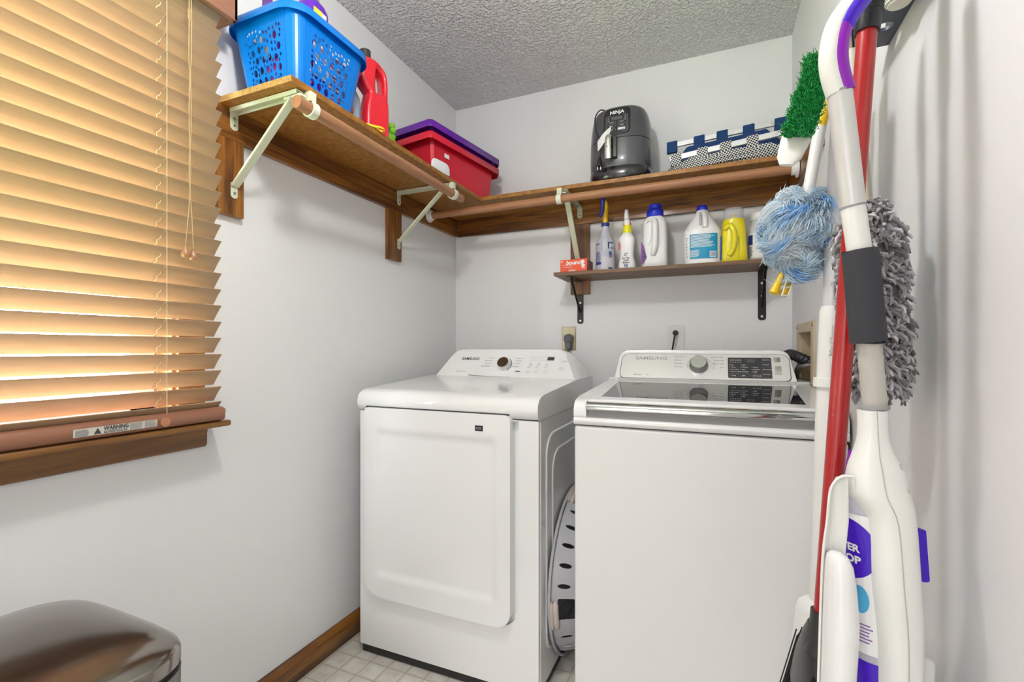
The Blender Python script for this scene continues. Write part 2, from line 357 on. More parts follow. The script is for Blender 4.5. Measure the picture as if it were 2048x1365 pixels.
# window
win = box('window_1', XL-.10, XL-.07, WY0, WY0+.04, WZ0, WZ1, M_whitep, bevel=.002); struct(win)
fr = MB(); fr.box(XL-.10, XL-.07, WY1-.075, WY1, WZ0, WZ1).box(XL-.10, XL-.07, WY0, WY1, WZ0, WZ0+.045).box(XL-.10, XL-.07, WY0, WY1, WZ1-.04, WZ1).box(XL-.1, XL-.07, WY0, WY1, 1.46, 1.50)
fr.build('sash', mat('sash_vinyl', (.72, .76, .80), .4), win)
box('glass', XL-.088, XL-.084, WY0, WY1, WZ0, WZ1, clear('pane_glass', (1, 1, 1), .08, .02), win, bevel=0)
jb = MB(); jb.box(XL-.08, XL+.004, WY1-.018, WY1, WZ0, WZ1).box(XL-.08, XL+.004, WY0, WY0+.018, WZ0, WZ1).box(XL-.08, XL+.004, WY0, WY1, WZ1-.018, WZ1)
jb.build('jamb', W_wz, win)
cs = MB(); cs.box(XL, XL+.018, WY1-.01, WY1+.062, WZ0, WZ1+.06).box(XL, XL+.018, WY0-.06, WY0+.01, WZ0, WZ1+.06).box(XL, XL+.018, WY0, WY1, WZ1-.01, WZ1+.06)
cs.build('casing', W_wz, win, bevel=.003)
box('stool', XL-.08, XL+.092, WY0-.08, WY1+.086, .922, .938, W_wx, win, bevel=.005)
ap = fill2d([[(0, 0), (.014, 0), (.02, .008), (.02, .04), (.023, .044), (.023, .06), (0, .06)]], WY1-WY0+.13)
link('apron', mapme(ap, lambda x, y, z: Vector((XL+x, (WY0+WY1)/2+z, .862+y))), W_wx, win)
# outdoors
lawn = box('lawn', -14, -1.6, -8, 10, -.75, -.6, speck('grass', (.05, .13, .015), (.20, .36, .05), 3, .9), bevel=0); lawn['kind'] = 'structure'
fence = thing('wooden_fence', 'pale wooden board fence outside beyond the lawn', 'fence', (-8, 2, -.6))
fb = MB()
for i in range(60): fb.box(-8, -7.98, -6+i*.2, -6+i*.2+.19, -.6, .9+.03*(i % 2))
fb.build('fence_boards', mat('fence_paint', (.6, .56, .5), .8), fence)
hg = thing('hedge', 'leafy green hedge in front of the fence outside the window', 'hedge', (-6, .5, -.6))
hv = []; 
for i in range(9):
    hv.append(ring(-6.2+.1*math.sin(i), .3, -.6+i*.13, .5*math.sqrt(max(0.02, 1-(i/8.2)**3)), 2.2*math.sqrt(max(.02, 1-(i/8.2)**3)), 3, 40))
for r in hv:
    for v in r: v += Vector((1, 1, 1))*.12*noise.noise(v*4)
loft('foliage', hv, speck('leaves', (.05, .16, .01), (.28, .42, .06), 12, .8), hg)

# ================================================================ ceiling lamp
lt = thing('ceiling_lamp', 'round frosted dome ceiling lamp behind the camera', 'lamp', (LAMP[0], LAMP[1], ZC))
lathe('lamp_base', [(.15, -.02), (.155, 0)], M_whitep, lt, (LAMP[0], LAMP[1], ZC), 40)
gl = clear('frosted_dome', (1, 1, 1), .15, .5)
lathe('lamp_shade', [(.001, -.115), (.05, -.112), (.1, -.09), (.13, -.055), (.14, -.02)], gl, lt, (LAMP[0], LAMP[1], ZC), 40, cap0=False, cap1=False)

# ================================================================ venetian blind
BY0, BY1 = -.27, .866
bl = thing('venetian_blind', 'tan wooden slat blind covering the window, tilted nearly closed', 'window blind', (-1.24, .3, .94))
M_slat = translucent('slat_wood', (.46, .25, .13), (.85, .60, .26), .16, .45)
_w = wood('slat_grain', (.335, .215, .125), (.43, .305, .185), 'y', rough=.45, contrast=.7, knots=False, coat=.1)
t = _w.node_tree.nodes.new('ShaderNodeBsdfTranslucent'); t.inputs[0].default_value = (.80, .52, .20, 1)
mx = _w.node_tree.nodes.new('ShaderNodeMixShader'); mx.inputs[0].default_value = .02
_w.node_tree.links.new(_w.node_tree.nodes['Principled BSDF'].outputs[0], mx.inputs[1]); _w.node_tree.links.new(t.outputs[0], mx.inputs[2]); _w.node_tree.links.new(mx.outputs[0], _w.node_tree.nodes['Material Output'].inputs[0])
PITCH = .0437
ang = math.radians(51); ca, sa = math.cos(ang), math.sin(ang)
def slat_me():
    v = []; f = []; K = 6
    for s in (0, 1):
        for i in range(K+1):
            u = -.025+.05*i/K; h = .0012*(1-(2*i/K-1)**2)+(.0012 if s else -.0012)
            x = u*ca-h*sa; z = u*sa+h*ca
            v += [Vector((x, BY0, z)), Vector((x, BY1, z))]
    n = 2*(K+1)
    for s in (0, 1):
        for i in range(K):
            a = s*n+2*i; q = (a, a+1, a+3, a+2); f.append(q if s else q[::-1])
    for a, b_ in ((0, n), (2*K, n+2*K)): f.append((a, a+1, b_+1, b_+0) if a else (a+1, a, b_, b_+1))
    f.append(tuple([2*i for i in range(K+1)]+[n+2*i for i in reversed(range(K+1))])); f.append(tuple([2*i+1 for i in reversed(range(K+1))]+[n+2*i+1 for i in range(K+1)]))
    return mesh(v, f)
z0 = 1.012; sl0 = None
XS = -1.2405
for i in range(-1, 24):
    z = z0+i*PITCH+(.004 if i < 0 else 0)
    if sl0 is None:
        me = slat_me(); me.transform(Matrix.Translation((XS, 0, z)))
        sl0 = link('slat', me, _w, bl)
    else:
        s = sl0.copy(); C.objects.link(s); s.parent = bl; s.location = (0, random.uniform(-.0015, .0015), (i+1)*PITCH-.004)
rp_ = fill2d([[(-.028, .0), (-.0, .0), (.014, .006), (.016, .032), (.002, .038), (-.028, .038)]], BY1-BY0+.012, .001)
RAILM = wood('rail_wood', (.25, .10, .055), (.34, .155, .09), 'y', rough=.5, contrast=.7, knots=False, coat=.1)
rail = link('bottom_rail', mapme(rp_, lambda x, y, z: Vector((-1.232+x, (BY0+BY1)/2+z, .939+y))), RAILM, bl)
lf = frame_fn((-1.2165, .535, .946), (0, 1, 0), (.002/.026, 0, 1))
plate('warning_label', [rrect(.005, .165, .003, .020, .001, 2)], .0004, lf, mat('label_paper', (.62, .60, .52), .5), rail)
d = Decals(lf); d.poly([(.040, .005), (.054, .005), (.047, .018)], .0008); d.build('warning_mark', M_ink, rail)
text('WARNING', .0115, lf, M_ink, rail, .058, .0115, lift=.0008, bold=.0003, sx=.85); text('ADVERTENCIA', .0085, lf, M_ink, rail, .058, .004, lift=.0008, sx=.8)
d = Decals(lf); d.lines(.108, .135, .0185, 6, .0026, .0013, .0008); d.lines(.138, .163, .0185, 6, .0026, .0013, .0008); d.lines(.008, .034, .0175, 5, .0028, .0018, .0008); d.build('fine_print', M_inkg, rail)
bt = MB(); bt.disc((-1.216, .718, .957), (1, 0, .05), .011, .003, 24); bt.build('cord_button', mat('button_plastic', (.46, .2, .1), .4), rail)
val = MB(); val.box(-1.215, -1.20, BY0-.02, BY1+.03, 2.03, 2.115).box(-1.30, -1.20, BY1+.018, BY1+.03, 2.03, 2.115).box(-1.30, -1.20, BY0-.03, BY0-.018, 2.03, 2.115)
val.build('valance', RAILM, bl, bevel=.003)
box('headrail', -1.275, -1.222, BY0, BY1, 2.045, 2.095, W_wx, bl)
M_cord = mat('cord', (.55, .38, .20), .8, bump=(900, .6, .001))
M_cordl = translucent('ladder_cord', (.80, .70, .54), (.9, .85, .7), .4)
for yy in (.725, .02):
    lc = MB(); lc.tube([(-1.221, yy, .975), (-1.221, yy, 2.04)], .0008, 6)
    for i in range(24):
        z = z0+i*PITCH
        lc.tube([(-1.221, yy, z+.021), (-1.2405, yy-.004, z+.003), (-1.259, yy-.001, z-.019)], .0006, 5)
        lc.tube(smooth_path([(XS+u_*ca+.0028*sa, yy-.007+w_, z+u_*sa-.0028*ca) for u_, w_ in ((-.022, -.0045), (-.015, -.001), (-.008, -.0035), (-.001, .001), (.006, .001))], 3), [.0012, .0019, .0014, .0010], 6)
    lc.tube([(-1.259, yy, .975), (-1.259, yy, 2.04)], .0006, 6)
    lc.build('ladder_cord', M_cordl, bl)
cd = MB(); 
cd.tube(smooth_path([(-1.212, .770, 2.04), (-1.208, .770, 1.985), (-1.21, .770, 1.87), (-1.211, .7735, 1.835), (-1.211, .777, 1.87), (-1.209, .776, 1.985), (-1.212, .776, 2.04)], 6), .0011, 6)
cd.tube(smooth_path([(-1.211, .7735, 1.834), (-1.212, .772, 1.70), (-1.212, .776, 1.58), (-1.212, .771, 1.48), (-1.211, .762, 1.388)], 6), .0011, 6)
cd.tube(smooth_path([(-1.209, .7735, 1.834), (-1.21, .776, 1.70), (-1.21, .771, 1.58), (-1.21, .777, 1.48), (-1.209, .781, 1.388)], 6), .0011, 6)
for k in range(5): cd.tube([(-1.208, .7715+.0045*math.cos(q*1.05), 1.965+.0045*k+.003*math.sin(q*1.05)) for q in range(7)], .0014, 6)
cd.build('pull_cord', M_cord, bl)
for k, (yy, zz) in enumerate(((.762, 1.388), (.781, 1.384))):
    lathe('cord_tassel', [(.0005, .0), (.004, -.001), (.0045, -.006), (.009, -.013), (.0105, -.019), (.008, -.025), (.003, -.027), (.0005, -.027)][::-1], mat('tassel_wood', (.45, .22, .11), .35, coat=.3), bl, (-1.21, yy, zz), 18)

# ================================================================ shelving
ZS, TS = 1.838, .018
sl = thing('wall_shelf', 'stained board shelf on the left wall above the window side', 'shelf', (XL, 1.6, ZS))
me = mesh(boxv(XL, -1.020, .912, YB, ZS, ZS+TS), BF, [0, 0, 1, 0, 0, 0])
link('board', me, [M_part, M_partend], sl, bevel=.0015, seg=2)
box('cleat', XL, XL+.019, .895, YB-.02, 1.747, ZS, W_y, sl, bevel=.001)
box('support_block', XL, XL+.019, .895, .986, 1.523, 1.7465, W_z, sl, bevel=.001)
box('support_block', XL, XL+.019, 1.672, 1.765, 1.525, 1.7465, W_z, sl, bevel=.001)
sb_ = thing('wall_shelf', 'stained board shelf on the back wall holding the air fryer', 'shelf', (-.35, YB, ZS))
box('board', -1.0195, XR, 2.008, YB, ZS, ZS+TS, speck('stained_board_back', (.20, .075, .010), (.42, .19, .03), 45, .45, .15), sb_, bevel=.0015)
bk = wood('stained_pine_back', (.075, .024, .003), (.38, .155, .024), 'x', contrast=1.8)
box('cleat', XL+.02, XR-.02, YB-.019, YB, 1.747, ZS, bk, sb_, bevel=.001)
me = mesh(boxv(XR-.019, XR, 1.655, YB, 1.742, ZS-.004), BF, [0, 0, 1, 0, 0, 0])
link('cleat', me, [W_y, speck('cut_end_grain', (.12, .05, .05), (.45, .30, .28), 260, .8, .4)], sb_, bevel=.0005)
box('support_block', -.652, -.556, YB-.019, YB, 1.40, 1.7465, W_z, sb_, bevel=.001)
ss = thing('small_shelf', 'narrow brown laminate shelf carrying the cleaning bottles', 'shelf', (-.25, YB, 1.474))
box('board', -.672, .195, 2.06, YB-.001, 1.466, 1.482, W_lam, ss, bevel=.001)

def rod(name, a, b_, m, label, ringy):
    t = thing(name, label, 'closet rod', a)
    tube('pole', [a, b_], .0175, m, t, 24)
    return t
ro = rod('closet_rod', (-1.016, .925, 1.790), (-1.016, 1.812, 1.790), W_rod, 'wooden closet rod running under the front edge of the left shelf', 0)
rb = rod('closet_rod', (-1.285, 1.985, 1.790), (.278, 1.985, 1.790), W_rodx, 'long wooden closet rod running under the back shelf', 0)
def cup(x, s):
    b = MB(); b.disc((x, 1.985, 1.79), (s, 0, 0), .032, .008, 28); b.tube([(x+s*.006, 1.985, 1.79), (x+s*.024, 1.985, 1.79)], .0225, 24)
    return b.build('rod_socket', M_whitep, rb, smooth=False, bevel=.002)
cup(-1.293, 1); cup(.286, -1)

def bracket(base, dirv, side, label, zlow):
    """white shelf bracket; base on the wall/cleat surface under the board; dirv points away from the wall"""
    base = Vector(base); dv = Vector(dirv); sd = Vector(side)
    t = thing('shelf_bracket', label, 'shelf bracket', base, 'white shelf brackets with rod hooks')
    zt = ZS-.0015; up = Vector((0, 0, 1))
    L = .262
    b = MB(); w = .0125
    b.obox(base+dv*(L/2)+up*(zt-base.z-.0015), dv, sd, up, L/2, w, .0015)
    b.obox(base+dv*(L/2)+up*(zt-base.z-.007)+sd*w, dv, sd, up, L/2, .001, .006)
    b.obox(base+dv*(L/2)+up*(zt-base.z-.007)-sd*w, dv, sd, up, L/2, .001, .006)
    b.build('arm', M_brk, t, bevel=.0008, seg=2)
    fn = frame_fn(base+up*(zt-base.z-.062)+dv*.0015, sd, up) if sd.cross(up).dot(dv) > 0 else frame_fn(base+up*(zt-base.z-.062)+dv*.0015, -sd, up)
    plate('flange', [rrect(-w, w, 0, .06, [w*.9, w*.9, .001, .001], 6)], .002, fn, M_brk, t)
    # brace: channel from near the front of the arm to the low foot
    p1 = base+dv*(L-.022)+up*(zt-base.z-.014); p2 = base+dv*.004+up*(zlow-base.z+.035)
    q = (p2-p1); ql = q.length; q.normalize(); nn = q.cross(sd).normalized()
    b = MB(); b.obox((p1+p2)/2, q, sd, nn, ql/2, .0125, .004)
    b.obox(base+dv*(L-.02)+up*(zt-base.z-.016), dv, sd, up, .032, .0105, .004)
    b.build('brace', M_brk, t, bevel=.003, seg=3)
    fn2 = frame_fn(base+up*(zlow-base.z)+dv*.0015, sd if sd.cross(up).dot(dv) > 0 else -sd, up)
    plate('foot', [rrect(-.0105, .0105, 0, .045, [.009, .009, .001, .001], 6)], .002, fn2, M_brk, t)
    for zz in (zt-.028, ): screw(None, base+up*(zz-base.z)+dv*.003, dv, .0048, M_steel, t)
    screw(None, base+up*(zt-.048-base.z)+dv*.0026, dv, .0028, M_ink, t)
    screw(None, base+up*(zlow+.015-base.z)+dv*.003, dv, .0045, M_steel, t)
    return t
def hook(t, c, axis, dv, tip):
    """C shaped rod holder around the rod"""
    c = Vector(c); ax = Vector(axis); dv = Vector(dv); up = Vector((0, 0, 1)); rr = .0205
    vs = []; fs = []; N = 22
    for i in range(N+1):
        a = math.radians(60-i*290/N); dd = dv*math.cos(a)*-1+up*math.sin(a)
        for s in (-1, 1):
            for r in (rr-.0018, rr+.0018): vs.append(c+dd*r+ax*s*.011)
    for i in range(N):
        a = i*4; b_ = a+4
        for p, q in ((0, 1), (1, 3), (3, 2), (2, 0)): fs.append((a+p, a+q, b_+q, b_+p))
    fs += [(0, 2, 3, 1), (N*4, N*4+1, N*4+3, N*4+2)]
    link('rod_hook', mesh(vs, fs), mat('hook_paint', (.70, .72, .60), .35), t, smooth=False)
    b = MB(); b.obox(c+up*.034-dv*.004, ax, dv, up, .011, .012, .014); b.build('hook_neck', M_brk, t, bevel=.002)
b1 = bracket((XL+.0195, .953, 1.70), (1, 0, 0), (0, 1, 0), 'white metal bracket at the near end of the left shelf', 1.575)
b2 = bracket((XL+.0195, 1.742, 1.70), (1, 0, 0), (0, 1, 0), 'white metal bracket under the far end of the left shelf', 1.578)
b3 = bracket((-.604, YB-.0195, 1.70), (0, -1, 0), (1, 0, 0), 'white metal bracket under the back shelf behind the small box', 1.485)
hook(b1, (-1.016, .976, 1.79), (0, 1, 0), (1, 0, 0), 0); hook(b2, (-1.016, 1.742, 1.79), (0, 1, 0), (1, 0, 0), 0); hook(b3, (-.62, 1.985, 1.79), (1, 0, 0), (0, -1, 0), 0)

def black_bracket(x, label):
    t = thing('shelf_bracket', label, 'shelf bracket', (x, YB, 1.36), 'black shelf brackets')
    w = .0155; zt = 1.4655
    plate('upright', [rrect(-w, w, 0, zt-1.256, [.012, .012, .001, .001], 5)], .003, frame_fn((x, YB-.0018, 1.256), (1, 0, 0), (0, 0, 1)), M_blackm, t)
    b = MB(); b.box(x-w, x+w, YB-.195, YB-.003, zt-.003, zt); b.build('arm', M_blackm, t)
    b = MB(); p1 = Vector((x, YB-.165, zt-.006)); p2 = Vector((x, YB-.006, 1.315)); q = (p2-p1).normalized()
    b.obox((p1+p2)/2, q, (1, 0, 0), q.cross(Vector((1, 0, 0))), (p2-p1).length/2, .005, .005); b.build('brace', M_blackm, t, bevel=.002)
    for z in (1.272, 1.36, 1.415): screw(None, (x, YB-.0034, z), (0, -1, 0), .005, M_steel, t)
black_bracket(-.606, 'black metal bracket at the left end of the small bottle shelf')
black_bracket(.193, 'black metal bracket at the right end of the small bottle shelf')

# ================================================================ dryer
DX0, DX1, DY = -1.214, -.506, 1.400
dr = thing('dryer', 'white front-loading dryer with closed square door, left of the washer', 'clothes dryer', (-.86, 1.72, 0))
cab = MB(); cab.box(DX0, DX1, DY+.018, 2.12, .034, .903)
cab.build('cabinet', M_white, dr, bevel=.004)
rec = rrect(-1.182, -.574, .228, .9, [.08, .075, .001, .001], 8)
plate('front_panel', [rrect(DX0, DX1, .034, .903, .004, 3), rec], .018, frame_fn((0, DY+.009, 0), (1, 0, 0), (0, 0, 1)), M_white, dr)
# side embossing seen between the machines
sp = MB()
for (a, b_, c_, d_) in ((1.475, 2.05, .12, .845), (1.54, 2.0, .2, .78)):
    pts = [(DX1+.0005, y, z) for y, z in rrect(a, b_, c_, d_, .07, 6)]; pts.append(pts[0]); sp.tube(pts, .006, 8, cap=False, flat=.6)
sp.tube([(DX1+.0005, 1.418, .04), (DX1+.0005, 1.418, .898)], .0012, 6)
sp.build('side_embossing', M_white, dr, smooth=True)
box('kick_strip', DX0+.006, DX1-.006, DY+.006, 2.1, .004, .034, mat('kick_black', (.02, .02, .02), .5), dr)
# top
prof = [(1.392, .905), (1.386, .935), (1.3875, .950), (1.393, .962), (1.404, .972), (1.42, .9795), (1.45, .984), (1.65, .996), (1.86, 1.009), (2.10, 1.012), (2.12, 1.0), (2.12, .905)]
me = fill2d([prof], DX1-DX0+.004)
link('top_cover', mapme(me, lambda x, y, z: Vector(((DX0+DX1)/2+z, x, y))), M_white, dr, bevel=.02, seg=5, angle=50)
box('cover_gap_shade', -1.176, -.602, DY-.0165, DY-.008, .9, .9235, M_gap, dr, bevel=.003)  # solid dark strip in place of the shade under the cover edge
# door
dm = []
dx0, dx1, dz0, dz1 = -1.176, -.594, .234, .920
def doorrel(x, z):
    e = min(x-(dx0+.045), (dx1-.045)-x, z-(dz0+.075), (dz1-.075)-z); t = min(max(e/.022, 0), 1); return .0065*t*t*(3-2*t)
out = rrect(dx0, dx1, dz0, dz1, [.075, .055, .018, .018], 8)
NX, NZ = 56, 64
cx, cz = (dx0+dx1)/2, (dz0+dz1)/2
def warp(i, j):
    x = dx0+(dx1-dx0)*i/NX; z = dz0+(dz1-dz0)*j/NZ
    r = .075 if (z < cz and x < cx) else (.055 if z < cz else .018)
    ex = min(x-dx0, dx1-x); ez = min(z-dz0, dz1-z)
    if ex < r and ez < r:
        ox = dx0+r if x < cx else dx1-r; oz = dz0+r if z < cz else dz1-r
        a, b_ = x-ox, z-oz; m_ = max(abs(a), abs(b_)); l = math.hypot(a, b_)
        if l > 0: x, z = ox+a*m_/l, oz+b_*m_/l
    return x, z
vs = []; fs = []
for j in range(NZ+1):
    for i in range(NX+1):
        x, z = warp(i, j); vs.append(Vector((x, DY-.024+doorrel(x, z), z)))
W_ = NX+1
for j in range(NZ):
    for i in range(NX): a = j*W_+i; fs.append((a, a+1, a+W_+1, a+W_))
border = [i for i in range(W_)]+[j*W_+NX for j in range(1, NZ+1)]+[NZ*W_+i for i in range(NX-1, -1, -1)]+[j*W_ for j in range(NZ-1, 0, -1)]
n0 = len(vs); bc = Vector((cx, 0, cz))
for k in border: v = vs[k]; vs.append(Vector((v.x+(.004 if v.x < dx0+.02 else -.004 if v.x > dx1-.02 else 0)*-1, DY-.020, v.z)))
for k in border: v = vs[k]; vs.append(Vector((v.x, DY+.02, v.z)))
nb = len(border)
for k in range(nb):
    k2 = (k+1) % nb; fs.append((border[k2], border[k], n0+nb+k, n0+nb+k2))
door = link('door', mesh(vs, fs), M_white, dr, smooth=True)
try: door.data.set_sharp_from_angle(angle=math.radians(50))
except Exception: pass
dfn = frame_fn((0, DY-.0245, 0), (1, 0, 0), (0, 0, 1))
plate('sticker', [rrect(-.719, -.690, .864, .882, .0005, 2)], .0004, dfn, M_black, door, label='small black square sticker')
d = Decals(dfn); d.lines(-.716, -.694, .876, 2, .004, .0025, .0008, rag=.1); d.build('sticker_print', M_inkg, door)
# console
sl_ = Vector((0, .085, .122)).normalized()
def dcons_ring(y0, grow, zt, n=8):
    pts = rrect(0, 1, 0, 1, .0, 1); out = []
    x0, x1, t0, t1 = -1.185-grow, -.520+grow*.6, -1.118-grow*1.1, -.590+grow*1.3
    o = []
    # bottom left, bottom right, then rounded top right / top left
    o.append((x0, 0)); o.append(((x0+x1)/2, -.0)); o.append((x1, 0))
    def corner(px, py, ax, ay, bx, by, r):
        A = Vector((ax-px, ay-py)).normalized()*r; B = Vector((bx-px, by-py)).normalized()*r; rs = []
        for i in range(9):
            t = i/8; p = (1-t)**2*A+t*t*B; rs.append((px+p.x, py+p.y))
        return rs
    o += corner(t1, 1, x1, 0, 0, 1, .045) if False else []
    return x0, x1, t0, t1
def dring(x0, x1, t0, t1, y0, z0_, y1, z1_, rr=.03):
    H = math.hypot(y1-y0, z1_-z0_)
    def q(px, ph, ax, ah, bx, bh):
        A = Vector((ax-px, ah-ph)).normalized()*rr; B = Vector((bx-px, bh-ph)).normalized()*rr
        return [(px+((1-t)**2*A+t*t*B).x, ph+((1-t)**2*A+t*t*B).y) for t in [i/8 for i in range(9)]]
    pts = [(x0, 0), (x1, 0)]+q(t1, H, x1, 0, t0, H)+q(t0, H, t1, H, x0, 0)
    return [Vector((x, y0+(y1-y0)*h/H, z0_+(z1_-z0_)*h/H)) for x, h in pts]
r0 = dring(-1.180, -.524, -1.112, -.596, 1.872, 1.004, 1.955, 1.122, .04)
r1 = dring(-1.186, -.520, -1.118, -.590, 1.872, 1.004, 1.958, 1.1285, .042)
r1b = dring(-1.189, -.518, -1.121, -.586, 1.880, 1.004, 1.966, 1.1305, .042)
r2 = dring(-1.200, -.512, -1.150, -.565, 1.96, 1.0, 2.02, 1.124, .05)
r3 = dring(-1.208, -.509, -1.175, -.54, 2.10, .95, 2.11, 1.08, .05)
loft('console', [r0, r1, r1b, r2, r3], M_white, dr)
con = dr
cf = frame_fn(Vector((-1.16, 1.872, 1.004))-Vector((0, .0003, 0)), (1, 0, 0), (0, .083, .118))
def cx_(x): return x+1.16+(.045 if x > -.99 else .0)
text('SAMSUNG', .0215, cf, M_ink, dr, cx_(-1.075), .094, name='brand_lettering', bold=.0003, sx=.92)
d = Decals(cf)
def C_(u, t): return u, t
for i, s in enumerate(('NORMAL', 'HEAVY DUTY', 'DELICATES', 'WRINKLE FREE')): d.text(s, .0068, cx_(-.955)+.0-.004*i, .103-i*.0145, align='RIGHT'); 
for i, s in enumerate(('QUICK DRY', 'TIME DRY', 'AIR FLUFF', 'WRINKLE RELEASE')): d.text(s, .0068, cx_(-.813)-.004*i, .103-i*.0145, align='RIGHT')
d.text('Moisture Sensor', .008, cx_(-1.085), .030)
for j, ss_ in enumerate((('High', 'Medium', 'Normal', 'Damp'), ('High', 'Medium', 'Low', 'Ex Low'), ('Very', 'Normal', 'Less'))):
    for i, s in enumerate(ss_): d.text('. '+s, .0055, cx_(-.782)+j*.037-.002*i, .079-i*.008-(.006 if j == 2 else 0))
d.text('POWER', .0065, cx_(-.634), .090); d.text('START', .006, cx_(-.641), .056); d.text('PAUSE', .006, cx_(-.642), .049)
d.text('Dry Level', .005, cx_(-.788), .032); d.text('Temp', .005, cx_(-.747), .032); d.text('Time', .005, cx_(-.706), .032)
for k in range(4): d.rect(cx_(-.774)+k*.012, cx_(-.771)+k*.012, .104, .107)
d.build('printed_text', M_inkg, dr)
d = Decals(cf); d.frame(cx_(-.782), cx_(-.667), .092, .117, .0006, r=.003); d.frame(cx_(-.643), cx_(-.614), .086, .112, .0006); d.frame(cx_(-.647), cx_(-.618), .042, .075, .0006)
for k in range(3): d.frame(cx_(-.790)+k*.039, cx_(-.765)+k*.039, .037, .048, .0006, r=.004)
for i in range(4): d.rect(cx_(-.95)-.004*i, cx_(-.918)-.003*abs(i-1.5), .105-i*.0145, .1055-i*.0145); d.rect(cx_(-.868), cx_(-.843), .105-i*.0145, .1055-i*.0145)
d.build('printed_lines', mat('ink_light', (.55, .55, .56), .6), dr)
d = Decals(cf); d.rect(cx_(-.702), cx_(-.671), .0955, .1135, .0007); d.build('display', M_ink, dr); d = Decals(cf); d.arc(cx_(-.897), .070, .0335, -55, 60, .003); d.build('dial_arc', M_ink, dr); d = Decals(cf); d.rect(cx_(-.838), cx_(-.815), .035, .040); d.build('small_badge', M_ink, dr)
M_brush = mat('brushed_steel', (.42, .40, .38), .22, metal=1, var=(40, .15))
kb = MB(); nrm = Vector((0, -.118, .083)).normalized(); kc = cf(cx_(-.897), .070)
kb.tube([kc, kc+nrm*.004, kc+nrm*.020, kc+nrm*.024], [.031, .030, .028, .026], 40); kn = kb.build('dial', [M_chrome], dr, smooth=True)
kb = MB(); kb.tube([kc+nrm*.0241, kc+nrm*.0246], [.0255, .0252], 40); kb.build('dial_face', M_brush, kn)
try: kn.data.set_sharp_from_angle(angle=math.radians(35))
except Exception: pass

# ================================================================ washer
WX0, WX1, WY = -.377, .299, 1.352
wa = thing('washing_machine', 'white top-loading washer with dark glass lid and chrome handle bar', 'washing machine', (-.04, 1.7, 0))
box('cabinet', WX0, WX1, WY, 2.09, .012, .907, mat('washer_front', (.78, .78, .775), .42, var=(3, .01)), wa, bevel=.008, seg=3)
prof = [(WY-.006, .910), (WY-.008, .925), (WY-.005, .931), (WY+.001, .9345), (WY+.022, .940), (WY+.032, .950), (WY+.034, .966), (WY+.05, .984), (1.84, 1.004), (1.862, 1.020), (2.09, 1.02), (2.09, .910)]
me = fill2d([prof], WX1-WX0); link('top_frame', mapme(me, lambda x, y, z: Vector(((WX0+WX1)/2+z, x, y))), M_white, wa, bevel=.012, seg=4, angle=60)
for s, xa, xb in ((0, WX0, -.340), (1, .262, WX1)):
    prof = [(WY-.006, .930), (WY-.006, .955), (WY, .970), (WY+.012, .980), (WY+.05, .989), (1.84, 1.010), (1.865, 1.024), (1.865, .95), (WY+.05, .93)]
    me = fill2d([prof], xb-xa); link('side_rail', mapme(me, lambda x, y, z: Vector(((xa+xb)/2+z, x, y))), M_white, wa, bevel=.010, seg=4, angle=60)
hp = [(WY-.010, .9545), (WY-.0165, .959), (WY-.0175, .966), (WY-.013, .9735), (WY-.004, .9782), (WY+.010, .980), (WY+.012, .972), (WY+.004, .9585), (WY-.004, .9540)]
me = fill2d([hp], .262+.339); link('lid_handle', mapme(me, lambda x, y, z: Vector(((.262-.339)/2+z, x, y))), mat('chrome_bar', (.58, .58, .57), .09, metal=1, var=(14, .12)), wa, smooth=False, bevel=.001)
# lid: white frame with glass
def LY(t): return WY+.010+t*(1.822-WY-.010)
lidz = lambda y: .9805+(y-(WY+.01))*(1.0048-.9805)/(1.822-(WY+.01)) if y > WY+.04 else .9795+(y-WY-.01)*.11
lp = fill2d([[(-.338, WY+.008), (.261, WY+.008), (.268, 1.822), (-.345, 1.822)], [(-.309, 1.408), (.220, 1.408), (.240, 1.795), (-.328, 1.795)]], .010)
for v in lp.vertices: x, y, z = v.co; v.co = (x, y, lidz(y)+z+.002)
lid = link('lid', lp, M_white, wa, bevel=.002)
gp = fill2d([[(-.312, 1.405), (.223, 1.405), (.243, 1.798), (-.331, 1.798)]], .003)
for v in gp.vertices: x, y, z = v.co; v.co = (x, y, lidz(y)+z+.0048)
link('lid_glass', gp, mat('dark_glass', (.02, .02, .023), .015, ior=3.2, var=(3, .0)), lid)
# console
q0 = dring(-.352, .262, -.338, .240, 1.872, 1.012, 1.950, 1.118, .035)
q1 = dring(-.360, .268, -.346, .247, 1.870, 1.008, 1.953, 1.1265, .04)
q1b = dring(-.362, .270, -.349, .250, 1.88, 1.006, 1.962, 1.129, .04)
q2 = dring(-.366, .276, -.352, .258, 2.0, 1.0, 2.02, 1.125, .04)
q3 = dring(-.366, .276, -.36, .27, 2.09, .95, 2.09, 1.08, .04)
loft('console', [q0, q1, q1b, q2, q3], M_white, wa)
wf = frame_fn(Vector((-.352, 1.871, 1.012))-Vector((0, .0004, 0)), (1, 0, 0), (0, .078, .106))
WH = math.hypot(.078, .106)
def pan(i, r): return rrect(.012+i, .602-i, .008+i, WH-.006-i, [r*.6, r*.6, r, r], 8)
silver = mat('silver_panel', (.86, .86, .86), .30, metal=.55, var=(2.2, .08))
plate('panel_rim', [pan(0, .03)], .002, lambda x, y, z=0: wf(x, y, z), M_ink, wa)
plate('control_panel', [pan(.002, .028)], .003, lambda x, y, z=0: wf(x, y, z+.0002), silver, wa)
WPX = ((0, 0), (.012, .012), (.052, .067), (.183, .214), (.273, .302), (.352, .390), (.366, .402), (.498, .544), (.518, .551), (.546, .574), (.602, .602), (.7, .7))
